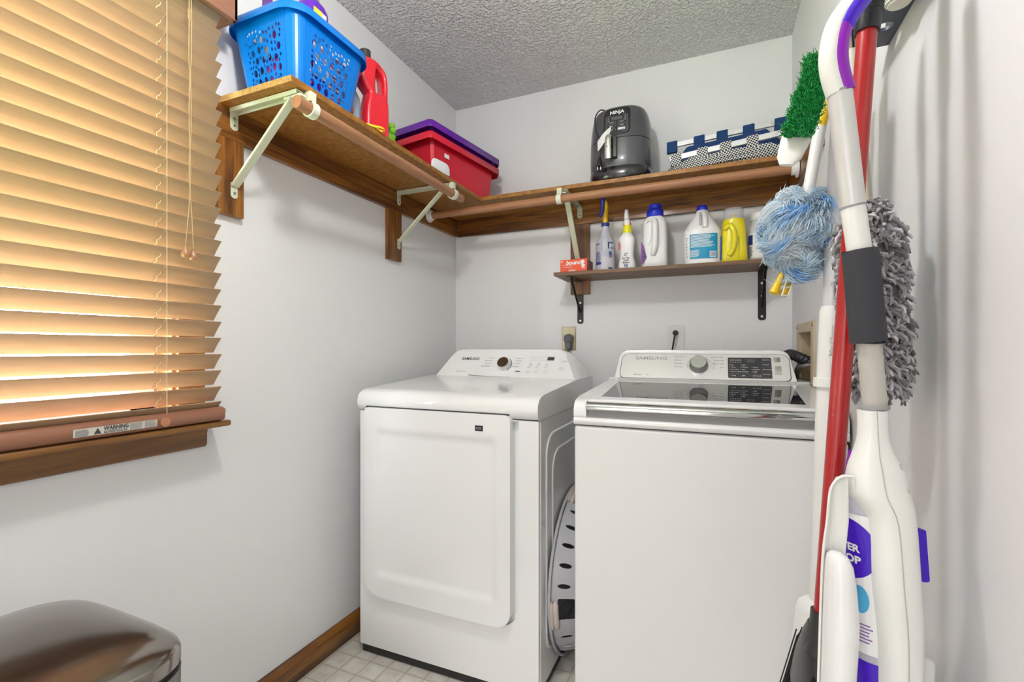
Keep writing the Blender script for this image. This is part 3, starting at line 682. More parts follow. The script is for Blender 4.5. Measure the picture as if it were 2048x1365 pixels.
def wpx(x):
    for (a, b_), (c_, d_) in zip(WPX, WPX[1:]):
        if a <= x <= c_: return b_+(d_-b_)*(x-a)/(c_-a)
    return x
wf2 = lambda x, y, z=0: wf(wpx(x), y, z+.0016)
text('SAMSUNG', .0205, wf2, mat('ink_mid', (.42, .42, .43), .5), wa, .052, .096, name='brand_lettering', bold=.0003, sx=1.15)
d = Decals(wf2)
for i, s in enumerate(('HEAVY DUTY', 'BEDDING', 'PERM PRESS', 'ECO WASH')): d.text(s, .0062, .183, .108-i*.0155)
for i, s in enumerate(('QUICK WASH', 'DELICATES', 'RINSE + SPIN', 'SPIN')): d.text(s, .0066, .352, .107-i*.0155, align='RIGHT')
d.text('NORMAL', .0055, .257, .117); d.text('VRT plus', .0075, .050, .022, bold=.0002); d.text('POWER', .006, .523, .093); d.text('START', .006, .526, .060); d.text('PAUSE', .006, .526, .053); d.text('Child Lock', .0045, .470, .113)
d.arc(.273, .070, .041, 20, 210, .0008); d.arc(.273, .070, .047, -20, 20, .0012)
for a in (-10, 5, 25, 160, 175, 190): d.arc(.273, .070, .035, a, a+1.5, .006, n=1)
d.rect(.094, .100, .0255, .027); d.rect(.098, .104, .022, .0235)
d.build('printed_text', M_inkg, wa)
dp = plate('display_panel', [rrect(.366, .498, .018, .108, .004, 4)], .001, lambda x, y, z=0: wf2(x, y, z+.0004), mat('panel_dark', (.045, .045, .05), .25), wa)
wf3 = lambda x, y, z=0: wf2(x, y, z+.0006)
d = Decals(wf3)
for j, ss_ in enumerate((('Hot', 'Warm', 'Eco Warm', 'Cool + Cold'), ('High', 'Medium', 'Low', 'No Spin'), ('Heavy', 'Normal', 'Light'))):
    for i, s in enumerate(ss_):
        yy = .073-i*.0098-(.0098 if j == 2 else 0); d.rect(.371+j*.034, .3725+j*.034, yy+.001, yy+.0035); d.text(s, .0058, .375+j*.034, yy)
for j, s in enumerate(('Temp', 'Spin', 'Soil Level')): d.text(s, .0065, .375+j*.033, .0265)
for i, s in enumerate(('Delay End', 'Pre Soak', 'Extra Rinse', 'Self Clean')): d.text(s, .0052, .472, .096-i*.021)
for i in range(5): d.frame(.373+i*.0075, .378+i*.0075, .094, .099, .0005, r=.0005); d.rect(.373+i*.0075, .377+i*.0075, .086, .0875)
d.build('panel_text', M_pwhite, dp)
d = Decals(wf3)
for j in range(3): d.frame(.371+j*.033, .398+j*.033, .022, .036, .0005, r=.001)
for i in range(4): d.frame(.468, .495, .023+i*.021, .038+i*.021, .0004, r=.001)
d.build('button_outline', M_inkg, dp)
d = Decals(wf3); d.rect(.426, .449, .087, .101); d.build('digit_window', mat('lcd', (.09, .09, .1), .3), dp)
for (a, b_, c_, e) in ((.518, .545, .088, .110), (.520, .546, .034, .072)):
    plate('push_button', [rrect(a, b_, c_, e, .003, 4)], .003, lambda x, y, z=0: wf2(x, y, z-.0008), M_chrome, wa, bevel=.0006)
kc = wf(.302, .070, .0018); nrm = Vector((0, -.106, .078)).normalized()
kb = MB(); kb.tube([kc, kc+nrm*.006, kc+nrm*.022, kc+nrm*.026], [.034, .033, .031, .028], 44); kn = kb.build('dial', mat('dial_side', (.30, .30, .30), .2, metal=.9), wa, smooth=True)
try: kn.data.set_sharp_from_angle(angle=math.radians(35))
except Exception: pass
kb = MB(); kb.tube([kc+nrm*.026, kc+nrm*.0268], [.0275, .027], 40); kb.build('dial_face', mat('dial_silver', (.62, .62, .60), .25, metal=1), kn)

# wire on the dryer
wr = thing('wire', 'thin bent grey wire lying on the dryer top below the control panel', 'wire', (-.91, 1.862, 1.012))
tube('wire_strand', smooth_path([(-1.0, 1.852, 1.019), (-.96, 1.857, 1.014), (-.88, 1.850, 1.0125), (-.80, 1.846, 1.0115)], 4), .0011, M_inkg, wr, 6)
tube('wire_strand', smooth_path([(-1.0, 1.852, 1.019), (-.99, 1.85, 1.0145), (-.94, 1.853, 1.0125), (-.88, 1.850, 1.0125)], 4), .001, M_inkg, wr, 6)

# ================================================================ laundry basket between the machines
lb = thing('laundry_basket', 'grey-white plastic laundry basket on its side between dryer and washer', 'laundry basket', (-.44, 1.75, 0))
M_bask = mat('basket_grey', (.46, .46, .49), .4); M_bt = mat('basket_tan', (.62, .52, .48), .45)
RC = Vector((0, 1.765, .302)); RR = .300
def bwall(s, w, z=0):   # s angle along rim, w depth from rim towards base
    rr = RR-.008-w*.42-.004+z; a = s/RR
    return Vector((-.492+w, RC.y+rr*math.cos(a), RC.z+rr*math.sin(a)))
holes = []
def arc_strip(a0, a1, slots, big=None):
    s0, s1 = math.radians(a0)*RR, math.radians(a1)*RR; N = 10
    o = [(s0+(s1-s0)*i/N, 0.0) for i in range(N+1)]+[(s1-(s1-s0)*i/N, .108) for i in range(N+1)]
    ps = [o]
    for a in slots: ps.append(circ(math.radians(a)*RR, .040, .0085, .020, 14))
    if big: ps.append(rrect(math.radians(big[0])*RR, math.radians(big[1])*RR, .022, .075, .006, 3))
    return mapme(fill2d(ps, .003), bwall)
mm = MB()
k = 0
ST_ = 360/27
for k in range(27):
    a0 = 3.5+k*ST_
    if k == 13: me = arc_strip(a0, a0+ST_*1.4, [], (a0+1.5, a0+ST_*1.4-1.5))
    elif k == 14: me = arc_strip(a0+ST_*.4, a0+ST_, [])
    else: me = arc_strip(a0, a0+ST_, [a0+ST_/2])
    mm.add([v.co.copy() for v in me.vertices], [tuple(p.vertices) for p in me.polygons]); bpy.data.meshes.remove(me)
mm.build('basket_wall', M_bask, lb)
pr_ = []
for i in range(73):
    a = 2*math.pi*i/72; pr_.append((-.494, RC.y+RR*math.cos(a)*.997, RC.z+RR*math.sin(a)*.997))
v, f = tube_geo(pr_, .0055, 8, False); link('rim', mesh(v, f), M_bask, lb, smooth=True)
rb2 = RR-.008-.108*.42
v = [Vector((-.384, RC.y+rb2*math.cos(2*math.pi*i/48), RC.z+rb2*math.sin(2*math.pi*i/48))) for i in range(48)]; link('basket_floor', mesh(v, [tuple(range(48))]), M_bask, lb)
for c_ in (190, 100):
    mb = MB()
    for w0, hh, th in ((-.003, .012, .004), (.012, .010, .006)):
        pts = [bwall(math.radians(c_-10+i*20/8)*RR, w0+.004, .004) for i in range(9)]; mb.tube(pts, [.006]+[.0105]*7+[.006], 8)
    mb.build('handle_grip', M_bt, lb, smooth=True)

# ================================================================ trash can
tcn = thing('trash_can', 'bronze metallic lidded trash can in front of the window wall', 'trash can', (-.98, .35, 0))
M_br = mat('bronze_metal', (.33, .30, .275), .15, metal=.95, var=(3, .06)); M_brb = mat('bronze_body', (.27, .25, .24), .3, metal=.9)
tcx, tcy, hx, hy = -.977, .335, .203, .185
loft('body', [ring(tcx, tcy, z, hx*s, hy*s, 5, 56) for z, s in ((.0, .95), (.02, .96), (.55, .995), (.615, 1.0))], M_brb, tcn)
loft('inner_ring', [ring(tcx, tcy, z, hx*.98, hy*.98, 5, 56) for z in (.612, .628)], M_black, tcn)
lr = [ring(tcx, tcy, z, hx*s, hy*s, e, 56) for z, s, e in ((.625, .985, 5), (.626, 1.0, 5), (.643, 1.0, 5), (.6475, .992, 5), (.654, .96, 4.6), (.6625, .88, 4.2), (.6695, .74, 3.6), (.6745, .52, 3), (.6765, .27, 2.4), (.677, .03, 2))]
loft('lid', lr, M_br, tcn)
box('pedal', -.76, -.73, .29, .38, .02, .035, M_black, tcn)

# ================================================================ outlets, supply box
def wallplate(name, x0, x1, z0_, z1_, m, label, cat='outlet'):
    t = thing(name, label, cat, ((x0+x1)/2, YB, (z0_+z1_)/2))
    link('cover_plate', mesh(boxv(x0, x1, YB-.006, YB-.0002, z0_, z1_), BF), m, t, bevel=.0022, seg=3); return t
o1 = wallplate('power_outlet', -.699, -.628, 1.126, 1.242, mat('brass_plate', (.30, .27, .19), .32, metal=.9, var=(20, .15)), 'brass-coloured outlet plate above the dryer')
plate('socket', [circ(-.6635, 1.188, .019, n=28)], .003, frame_fn((0, YB-.0065, 0), (1, 0, 0), (0, 0, 1)), M_black, o1)
pg = thing('dryer_plug', 'dark grey round plug with cord in the brass outlet plate', 'plug', (-.663, YB-.01, 1.18))
M_pg = mat('plug_grey', (.13, .135, .155), .45)
mb = MB(); mb.tube([(-.663, YB-.008, 1.182), (-.663, YB-.03, 1.182), (-.663, YB-.042, 1.180)], [.025, .024, .019], 8); mb.obox((-.663, YB-.022, 1.155), (1, 0, 0), (0, 1, 0), (0, 0, 1), .015, .013, .022); mb.build('plug_body', M_pg, pg, bevel=.003)
tube('cord', smooth_path([(-.663, YB-.022, 1.135), (-.660, YB-.022, 1.08), (-.655, YB-.03, .98), (-.66, YB-.05, .85)], 6), .006, M_pg, pg, 10)
o2 = wallplate('power_outlet', -.192, -.121, 1.125, 1.241, mat('outlet_white', (.74, .74, .74), .4), 'white duplex outlet plate above the washer')
pf = frame_fn((-.1565, YB-.0062, 1.183), (1, 0, 0), (0, 0, 1))
for zc in (.02, -.02): plate('receptacle', [rrect(-.016, .016, zc-.014, zc+.014, .010, 5)], .002, pf, M_whitep, o2)
d = Decals(pf); d.rect(-.008, -.006, -.022, -.012, .002); d.rect(.006, .008, -.021, -.013, .002); d.poly(circ(0, -.029, .0025, n=10), .002); d.build('slots', M_black, o2)
p2 = thing('washer_plug', 'small black plug and cord in the white outlet', 'plug', (-.158, YB-.01, 1.205))
mb = MB(); mb.tube([(-.158, YB-.009, 1.205), (-.158, YB-.02, 1.205), (-.159, YB-.032, 1.203)], [.013, .013, .009], 14); mb.build('plug_body', M_black, p2, smooth=True)
tube('cord', smooth_path([(-.159, YB-.03, 1.203), (-.161, YB-.038, 1.185), (-.170, YB-.035, 1.13), (-.18, YB-.04, 1.04), (-.18, YB-.04, .9)], 6), .0038, M_black, p2, 8)
M_bei = mat('beige_plastic', (.56, .46, .31), .5)
sbx = thing('supply_box', 'beige washer supply box recessed in the right wall', 'utility box', (XR, 1.96, 1.1))
plate('face_frame', [rrect(1.80, 2.128, 1.0, 1.226, .004, 3), rrect(1.842, 2.093, 1.014, 1.193, .002, 2)], .006, frame_fn((XR-.0032, 0, 0), (0, -1, 0), (0, 0, 1)) if False else (lambda x, y, z=0: Vector((XR-.0032+z, x, y))), M_bei, sbx)
mb = MB(); mb.box(XR+.002, XR+.08, 2.093, 2.0955, 1.013, 1.194).box(XR+.002, XR+.08, 1.8395, 1.842, 1.013, 1.194).box(XR+.002, XR+.08, 1.842, 2.093, 1.1915, 1.194).box(XR+.002, XR+.08, 1.842, 2.093, 1.013, 1.0155).box(XR+.078, XR+.08, 1.842, 2.093, 1.013, 1.194)
mb.build('recess', M_bei, sbx)
mb = MB(); mb.box(XR+.055, XR+.078, 1.90, 2.0, 1.02, 1.16); mb.build('valve_block', mat('beige_light', (.62, .52, .36), .5), sbx, bevel=.002)
for y, z in ((1.81, 1.212), (2.118, 1.212), (1.81, 1.012)): screw(None, (XR-.0062, y, z), (-1, 0, 0), .005, mat('brown_screw', (.12, .09, .06), .5, metal=.5), sbx)
dh = thing('drain_hose', 'black ribbed drain hose looping into the beige supply box', 'hose', (.25, 2.02, 1.09))
pp = smooth_path([(.262, 2.17, 1.02), (.262, 2.14, 1.09), (.27, 2.08, 1.112), (.295, 2.0, 1.098), (.335, 1.955, 1.075), (.36, 1.95, 1.04)], 14)
tube('hose_tube', pp, [.0165+(.003 if (i % 3 == 0) else 0) for i in range(len(pp))], mat('hose_black', (.03, .03, .038), .35), dh, 16)
for k, (dy, lab) in enumerate(((0, 'grey braided water hose nearer the drain hose'), (.06, 'grey braided water hose nearer the camera'))):
    wh = thing('water_hose', lab, 'hose', (.28, 2.0-dy, 1.0))
    tube('hose_tube', smooth_path([(.34, 1.99-dy, 1.05), (.318, 1.99-dy, 1.075), (.293, 2.0-dy, 1.070), (.288, 2.05-dy*.6, 1.050), (.285+dy*.15, 2.118-dy*.25, .99), (.285+dy*.15, 2.125-dy*.25, .93)], 8), .0075, mat('hose_grey', (.26, .24, .22), .4, metal=.4, bump=(500, .5)), wh, 12)

# ================================================================ bottles on the small shelf
ZB = 1.4822
def bot(name, label, cat, x, y, secs, m, parts=(), rot=0, e=2.0, z0_=ZB, pname='bottle_body', n=36):
    t = thing(name, label, cat, (x, y, z0_))
    loft(pname, [ring(x+(s[4] if len(s) > 4 else 0), y, z0_+s[0], s[1], s[2], (s[3] if len(s) > 3 else e), n, rot) for s in secs], m, t)
    return t
# fabric sheet box
fb_ = thing('dryer_sheet_box', 'orange cardboard box at the left end of the bottle shelf', 'box', (-.585, 2.148, ZB))
M_or = mat('orange_card', (.78, .085, .02), .45); M_orp = mat('pink_card', (.55, .20, .20), .5)
link('carton', mesh(boxv(-.650, -.524, 2.092, 2.205, ZB, ZB+.060), BF, [0, 0, 0, 1, 0, 0]), [M_or, M_orp], fb_, bevel=.0012)
ff = frame_fn((-.650, 2.0915, ZB), (1, 0, 0), (0, 0, 1))
text('bounce', .027, ff, M_pwhite, fb_, .028, .036, name='brand_lettering', bold=.0008, shear=.2)
d = Decals(ff); d.rect(.004, .011, .047, .054); d.lines(.008, .066, .033, 1, .004, .0015); d.lines(.014, .06, .025, 1, .004, .0015); d.lines(.040, .078, .012, 3, .0035, .0016); d.poly(circ(.106, .046, .009, .009, 14)); d.poly(circ(.108, .029, .009, .007, 14)); d.rect(.1, .116, .016, .02); d.build('printed_text', M_pwhite, fb_)
sf = frame_fn((-.5235, 2.092, ZB), (0, 1, 0), (0, 0, 1)); d = Decals(sf)
for i in range(4): d.rect(.006, .108, .008+i*.013, .0105+i*.013)
d.build('side_stripe', mat('stripe_dark', (.25, .06, .08), .5), fb_)
# trigger sprayer
M_nat = translucent('milky_plastic', (.66, .67, .76), (.75, .75, .85), .3, .35)
zx, zy = -.451, 2.14
zep = bot('spray_bottle', 'milky trigger spray bottle with blue print and yellow and blue trigger', 'spray bottle', zx, zy, [(0, .040, .040), (.003, .043, .043), (.120, .0435, .0435), (.128, .0425, .0425), (.145, .036, .036), (.165, .025, .025), (.185, .019, .019), (.197, .0165, .0165), (.218, .016, .016)], M_nat)
loft('liquid', [ring(zx, zy, ZB+z, r, r, 2, 30) for z, r in ((.002, .0437), (.062, .0440))], mat('milky_liquid', (.56, .54, .60), .4), zep)
lathe('collar', [(.0165, .205), (.018, .206), (.018, .221), (.0165, .222)], M_navy, zep, (zx, zy, ZB), 28)
M_yel = mat('yellow_plastic', (.86, .55, .01), .35)
loft('nozzle_stem', [ring(zx+dx, zy-dy, ZB+z, rx, ry, 3, 16) for z, rx, ry, dx, dy in ((.220, .011, .013, 0, 0), (.25, .0105, .013, .0, 0), (.28, .011, .018, .003, .004), (.305, .010, .026, .004, .01), (.318, .007, .02, .003, .012))], M_yel, zep)
mb = MB(); mb.tube(smooth_path([(zx-.004, zy-.03, ZB+.325), (zx-.003, zy-.042, ZB+.305), (zx-.006, zy-.040, ZB+.27), (zx-.012, zy-.046, ZB+.242)], 5), [.011]*6+[.009]*10, 10); mb.build('trigger', mat('trigger_blue', (.02, .03, .25), .35), zep, smooth=True)
def cyl(x, y, R, z0_, a0=-90):
    def fn(s, h, z=0):
        a = math.radians(a0)+s/R; return Vector((x+(R+z)*math.cos(a), y+(R+z)*math.sin(a), z0_+h))
    return fn
cf_ = cyl(zx, zy, .0442, ZB)
d = Decals(cf_); d.rect(-.042, -.010, .028, .040, k=6); d.lines(-.042, -.010, .085, 11, .0042, .002, k=4); d.frame(-.042, -.008, .090, .125, .0008, r=.0005); d.lines(-.040, -.012, .123, 2, .003, .0018, k=4); d.lines(.026, .042, .075, 7, .003, .0012, k=2); d.rect(.022, .042, .008, .014, k=4)
d.poly([(.020, .098), (.044, .098), (.044, .127), (.020, .127)], .0004); d.text('SB', .018, .024, .072, bold=.0008, sx=.8); d.build('printed_text', M_navy, zep)
text('ZEP', .020, cf_, M_pwhite, zep, .024, .105, lift=.0012, bold=.0006, shear=.3, name='brand_lettering', sx=.7)
# white sprayer
M_bw = mat('bottle_white', (.84, .84, .85), .3)
sx_, sy_ = -.353, 2.14
sw = bot('stain_remover_bottle', 'slim white spray bottle with yellow collar and folded white trigger', 'spray bottle', sx_, sy_, [(0, .036, .028, 3), (.004, .038, .03, 3), (.03, .037, .03, 3), (.065, .028, .026, 3), (.10, .031, .027, 3), (.135, .0355, .028, 3), (.150, .030, .026, 3), (.160, .022, .022, 2), (.166, .020, .020, 2)], M_bw)
lathe('collar', [(.0195, .160), (.0205, .162), (.0190, .185), (.0175, .199), (.0165, .201)], mat('collar_yellow', (.85, .80, .02), .35), sw, (sx_, sy_, ZB), 28)
loft('trigger', [ring(sx_, sy_-dy, ZB+z, rx, ry, 3, 14) for z, rx, ry, dy in ((.200, .014, .014, 0), (.222, .013, .016, .002), (.226, .0105, .02, .008), (.246, .0095, .022, .010), (.266, .007, .014, .014))], M_bw, sw)
box('trigger_guard', sx_-.0165, sx_+.0165, sy_-.008, sy_+.01, ZB+.199, ZB+.214, mat('guard_red', (.6, .03, .03), .4), sw, bevel=.003)
ff = frame_fn((sx_, sy_-.0315, ZB), (1, 0, 0), (0, 0, 1))
d = Decals(ff); 
for i, s in enumerate(('For Tips,', 'Tricks', '& More')): d.text(s, .0095, .0, .048-i*.0095, align='CENTER', bold=.0003)
d.lines(-.01, .01, .011, 1, .004, .0012); d.build('printed_text', M_ink, sw)
d = Decals(ff); d.rect(-.0065, .0065, .013, .026, .0008); d.build('social_icon', M_navy, sw); text('f', .015, ff, M_pwhite, sw, -.002, .0145, lift=.0014, bold=.0008)
d = Decals(frame_fn((sx_, sy_-.030, ZB), (1, 0, 0), (0, 0, 1))); d.arc(-.002, .067, .004, 20, 320, .0025, .001); d.poly([(.001, .066), (.010, .078), (.004, .074)], .001); d.build('leaf_mark', mat('mark_green', (.12, .2, .12), .5), sw)
d = Decals(frame_fn((sx_, sy_-.026, ZB), (1, 0, 0), (0, 0, 1))); d.poly([(-.033, .085), (-.027, .092), (-.027, .118), (-.033, .125)], .0045); d.build('label_edge', mat('label_red', (.65, .02, .02), .4), sw)
# blue-cap detergent jug with side handle
jx, jy = -.2345, 2.15
dj = bot('detergent_jug', 'white detergent jug with wide blue cap and purple label edge', 'detergent jug', jx, jy, [(0, .048, .040, 4), (.004, .053, .044, 4), (.04, .0535, .045, 4), (.09, .052, .044, 4), (.16, .051, .043, 4), (.20, .049, .042, 3.6), (.216, .044, .039, 3), (.226, .034, .033, 2.3), (.236, .030, .030, 2)], M_bw)
lathe('cap', [(.034, .225), (.0365, .228), (.036, .252), (.0335, .258), (.027, .261), (.027, .276), (.025, .281), (.012, .282)], mat('cap_blue', (.015, .03, .62), .3), dj, (jx, jy, ZB), 36)
mb = MB(); mb.tube(smooth_path([(jx+.002, jy-.042, ZB+.205), (jx+.006, jy-.058, ZB+.180), (jx+.007, jy-.060, ZB+.13), (jx+.004, jy-.056, ZB+.085), (jx-.004, jy-.040, ZB+.055)], 6), [.008]+[.013]*23+[.010], 12); mb.build('handle', M_bw, dj, smooth=True)
mb = MB(); mb.tube(smooth_path([(jx-.032, jy-.0425, ZB+.195), (jx-.020, jy-.046, ZB+.205), (jx-.010, jy-.046, ZB+.19), (jx-.012, jy-.045, ZB+.13), (jx-.022, jy-.0435, ZB+.10)], 5), .0022, 8); mb.build('moulded_ridge', M_bw, dj, smooth=True)
ff = frame_fn((jx, jy-.0455, ZB), (1, 0, 0), (0, 0, 1)); d = Decals(ff); d.poly([(-.0525, .015), (-.047, .018), (-.030, .045), (-.042, .095), (-.0525, .12)], .0008); d.build('label', mat('label_purple', (.13, .02, .22), .45, var=(120, .8)), dj)
d = Decals(ff); d.poly([(-.0535, .12), (-.048, .13), (-.047, .19), (-.0535, .195)], .0005); d.build('label_edge', M_inkg, dj)
# bleach jug
bx, by = -.043, 2.148
bj = bot('bleach_jug', 'white bleach jug with small blue cap and turquoise back label', 'bleach jug', bx, by, [(0, .068, .055, 3), (.004, .073, .06, 3), (.132, .074, .061, 3), (.142, .0725, .06, 3), (.17, .058, .052, 2.5), (.20, .040, .038, 2.2), (.225, .025, .025, 2), (.238, .0205, .0205, 2)], M_bw)
lathe('cap', [(.0215, .230), (.0225, .232), (.022, .250), (.020, .253), (.008, .2535)], mat('cap_blue', (.015, .03, .62), .3), bj, (bx, by, ZB), 32)
mb = MB(); mb.tube(smooth_path([(bx+.004, by-.020, ZB+.225), (bx+.010, by-.040, ZB+.205), (bx+.013, by-.056, ZB+.175), (bx+.012, by-.058, ZB+.15)], 6), [.010, .012, .011], 10); mb.build('handle', M_bw, bj, smooth=True)
mb = MB(); mb.tube(smooth_path([(bx-.006, by-.022, ZB+.22), (bx-.005, by-.042, ZB+.195), (bx-.004, by-.054, ZB+.160)], 5), [.005, .007, .006], 8); mb.build('handle_hollow_shade', mat('hollow_shade', (.5, .5, .52), .5), bj, smooth=True)  # grey tube paints the shade of the hollow beside the handle
def sup(x, y, rx, ry, e, z0_):
    # map s (metres from the front centre) around a superellipse
    P = ring(x, y, 0, rx, ry, e, 240); i0 = 180; acc = [0]; pts = [P[i0]]
    for k in range(1, 110): pts.append(P[(i0+k) % 240]); acc.append(acc[-1]+(pts[-1]-pts[-2]).length)
    import bisect
    def fn(s, h, z=0):
        q = abs(s); i = min(max(bisect.bisect(acc, q)-1, 0), len(acc)-2); t = (q-acc[i])/(acc[i+1]-acc[i]); p = pts[i].lerp(pts[i+1], t)
        px = p.x-x if s >= 0 else -(p.x-x); py = p.y-y; l = math.hypot(px, py); px *= 1+z/l; py *= 1+z/l
        return Vector((x+px, y+py, z0_+h))
    return fn
sf = sup(bx, by, .0742, .0612, 3, ZB)
d = Decals(sf); d.rect(-.046, .062, .022, .124, k=16); d.build('label', mat('label_turq', (.0, .30, .52), .4), bj)
d = Decals(sf); d.rect(-.085, -.047, .022, .120, .0004, k=8); d.lines(-.042, .050, .120, 11, .0048, .002, .001, k=10); d.lines(-.044, -.008, .058, 8, .0038, .0014, .001, k=4); d.rect(.030, .056, .026, .050, .0009, k=4); d.build('label_white', M_pwhite, bj)
d = Decals(sf); d.lines(-.066, -.052, .112, 14, .0062, .0016, .001, k=2, rag=.5)
for i in range(9): d.rect(.033+i*.0024, .0341+i*.0024, .030, .047, .0015)
d.build('printed_text', M_navy, bj)
# yellow detergent jug
yx, yy_ = .0775, 2.15
yj = bot('detergent_jug', 'yellow detergent jug with clear measuring cap, right of the bleach', 'detergent jug', yx, yy_, [(0, .050, .038, 3.4), (.004, .053, .041, 3.4), (.06, .050, .040, 3.2), (.12, .046, .038, 3), (.150, .044, .037, 2.8), (.165, .043, .036, 2.3), (.175, .042, .036, 2), (.182, .040, .036, 2)], mat('jug_yellow', (.86, .74, .01), .28, coat=.3))
M_yj = MC['jug_yellow']
lathe('cap_base', [(.014, .18), (.013, .198), (.009, .205)], M_yj, yj, (yx, yy_, ZB), 24)
lathe('measuring_cap', [(.037, .18), (.038, .226), (.0365, .2265), (.0355, .182)], clear('clear_cap', (.95, .95, .97), .2, .1), yj, (yx, yy_, ZB), 32, cap0=False, cap1=False)
lathe('measuring_cap_top', [(.001, .2262), (.037, .2262)], clear('clear_cap', (.95, .95, .97), .2, .1), yj, (yx, yy_, ZB), 32, cap0=False, cap1=False)
mb = MB(); mb.tube(smooth_path([(yx-.036, yy_-.032, ZB+.140), (yx-.016, yy_-.044, ZB+.152), (yx-.002, yy_-.050, ZB+.128), (yx+.002, yy_-.050, ZB+.09), (yx-.006, yy_-.046, ZB+.05), (yx-.020, yy_-.042, ZB+.03)], 6), [.006]+[.011]*29+[.006], 12); mb.build('handle', M_yj, yj, smooth=True)
ff = frame_fn((yx, yy_-.041, ZB), (1, 0, 0), (0, 0, 1)); d = Decals(sup(yx, yy_, .0535, .0415, 3.3, ZB)); d.rect(-.075, -.046, .015, .115, .0012, k=6); d.build('label', mat('label_blue', (.02, .12, .5), .4), yj)
mb = MB(); mb.tube([(yx+.018, yy_-.0405, ZB+.012), (yx+.019, yy_-.0395, ZB+.105)], .0007, 6); mb.build('level_strip', M_ink, yj)
# white bottle behind the blue duster
wbx = .176
wb = bot('supplement_bottle', 'white lidded bottle mostly hidden behind the blue duster', 'bottle', wbx, 2.18, [(0, .038, .038), (.003, .041, .041), (.13, .041, .041), (.15, .036, .036), (.165, .030, .030), (.178, .030, .030)], clear('cloudy_plastic', (.85, .85, .88), .75, .3))
lathe('cap', [(.032, .176), (.034, .178), (.034, .205), (.031, .209), (.01, .21)], M_bw, wb, (wbx, 2.18, ZB), 32)
cf_ = cyl(wbx, 2.18, .0413, ZB); d = Decals(cf_); d.rect(-.06, .06, .02, .12, .0004, k=16); d.build('label', M_pwhite, wb); d = Decals(cf_); d.rect(-.06, -.03, .075, .115, .0009, k=4); d.lines(-.058, -.03, .068, 9, .005, .0025, .001, k=4); d.build('printed_text', M_navy, wb)

# ================================================================ air fryer
ZT = ZS+TS+.0005
ax, ay = -.378, 2.142
af = thing('air_fryer', 'dark grey air fryer with steel drawer handle on the back shelf', 'air fryer', (ax, ay, ZT))
M_af = mat('fryer_grey', (.075, .076, .085), .3, coat=.25); M_afb = mat('fryer_black', (.012, .012, .014), .18, coat=.5)
def afr(z, s, e=2.7, dx=0): return ring(ax+dx, ay, ZT+z, .136*s, .130*s, e, 56)
loft('base', [afr(0, .93), (afr(.004, .97)), afr(.02, 1.0), afr(.05, .995), afr(.056, .97)], M_afb, af)
loft('drawer', [afr(.045, .955), afr(.05, .975), afr(.10, .985), afr(.172, .975), afr(.174, .955)], M_af, af)
loft('housing', [afr(.174, .955), afr(.176, .972), afr(.22, .955), afr(.265, .915), afr(.295, .865), afr(.312, .80), (afr(.322, .70)), afr(.328, .52), afr(.330, .2)], M_af, af)
def aff(x, z, dd=0):  # surface point on the front of the fryer
    s = .985 if z < .172 else (.972-(z-.176)*.40 if z < .22 else .955-(z-.22)*.9 if z < .265 else .915-(z-.265)*1.67)
    X = .136*s; Y = .130*s; k = max(0, 1-abs(x/X)**2.7)**(1/2.7)
    return Vector((ax+x, ay-Y*k-dd, ZT+z))
def afpatch(name, x0, x1, z0_, z1_, dd, m, parent, nx=10, nz=10, rcut=0, up=0):
    vs = []; fs = []
    for j in range(nz+1):
        for i in range(nx+1):
            x = x0+(x1-x0)*i/nx; z = z0_+(z1_-z0_)*j/nz
            if rcut:
                ex = min(x-x0, x1-x); ez = min(z-z0_, z1_-z)
                if ex < rcut and ez < rcut:
                    ox = x0+rcut if x < (x0+x1)/2 else x1-rcut; oz = z0_+rcut if z < (z0_+z1_)/2 else z1_-rcut
                    a, b_ = x-ox, z-oz; l = math.hypot(a, b_); m_ = max(abs(a), abs(b_))
                    if l: x, z = ox+a*m_/l, oz+b_*m_/l
            vs.append(aff(x, z, dd))
    for j in range(nz):
        for i in range(nx): a = j*(nx+1)+i; fs.append((a, a+1, a+nx+2, a+nx+1))
    return link(name, mesh(vs, fs), m, parent, smooth=True)
px0 = -.055
fp = afpatch('control_face', px0, px0+.112, .186, .306, .0025, M_afb, af, rcut=.022)
afn = lambda x, y, z=0: aff(x, y, .003+z)
text('NINJA', .022, afn, M_pwhite, fp, px0+.056, .279, align='CENTER', bold=.0006, name='brand_lettering')
d = Decals(afn); d.frame(px0+.010, px0+.102, .197, .272, .0009, r=.008)
for i in range(3):
    for j in range(2): d.frame(px0+.015+j*.045, px0+.052+j*.045, .203+i*.0155, .215+i*.0155, .0006, r=.003); d.lines(px0+.024+j*.045, px0+.044+j*.045, .211+i*.0155, 1, .004, .003)
for (x, z) in ((.020, .262), (.020, .251), (.092, .262), (.092, .251)): d.arc(px0+x, z, .0042, 0, 360, .0007); d.rect(px0+x-.0015, px0+x+.0015, z-.0015, z+.0015)
d.build('button_outline', mat('print_grey', (.42, .42, .45), .5), fp)
d = Decals(afn); d.rect(px0+.032, px0+.08, .250, .267, .0006, k=4); d.build('display', mat('lcd', (.09, .09, .1), .3), fp)
d = Decals(afn); d.rect(px0+.062, px0+.092, .205, .214, .001, k=2); d.build('pale_key', mat('key_label', (.65, .65, .66), .5), fp)  # paler rectangle over one key
hx_ = -.028
hd = MB(); hd.tube(smooth_path([(ax+hx_, ay-.128, ZT+.178), (ax+hx_, ay-.160, ZT+.172), (ax+hx_, ay-.166, ZT+.14), (ax+hx_, ay-.166, ZT+.10), (ax+hx_, ay-.164, ZT+.075)], 6), .0145, 16, flat=.55)
hd.build('handle', mat('handle_steel', (.66, .64, .58), .22, metal=1), af, smooth=True)
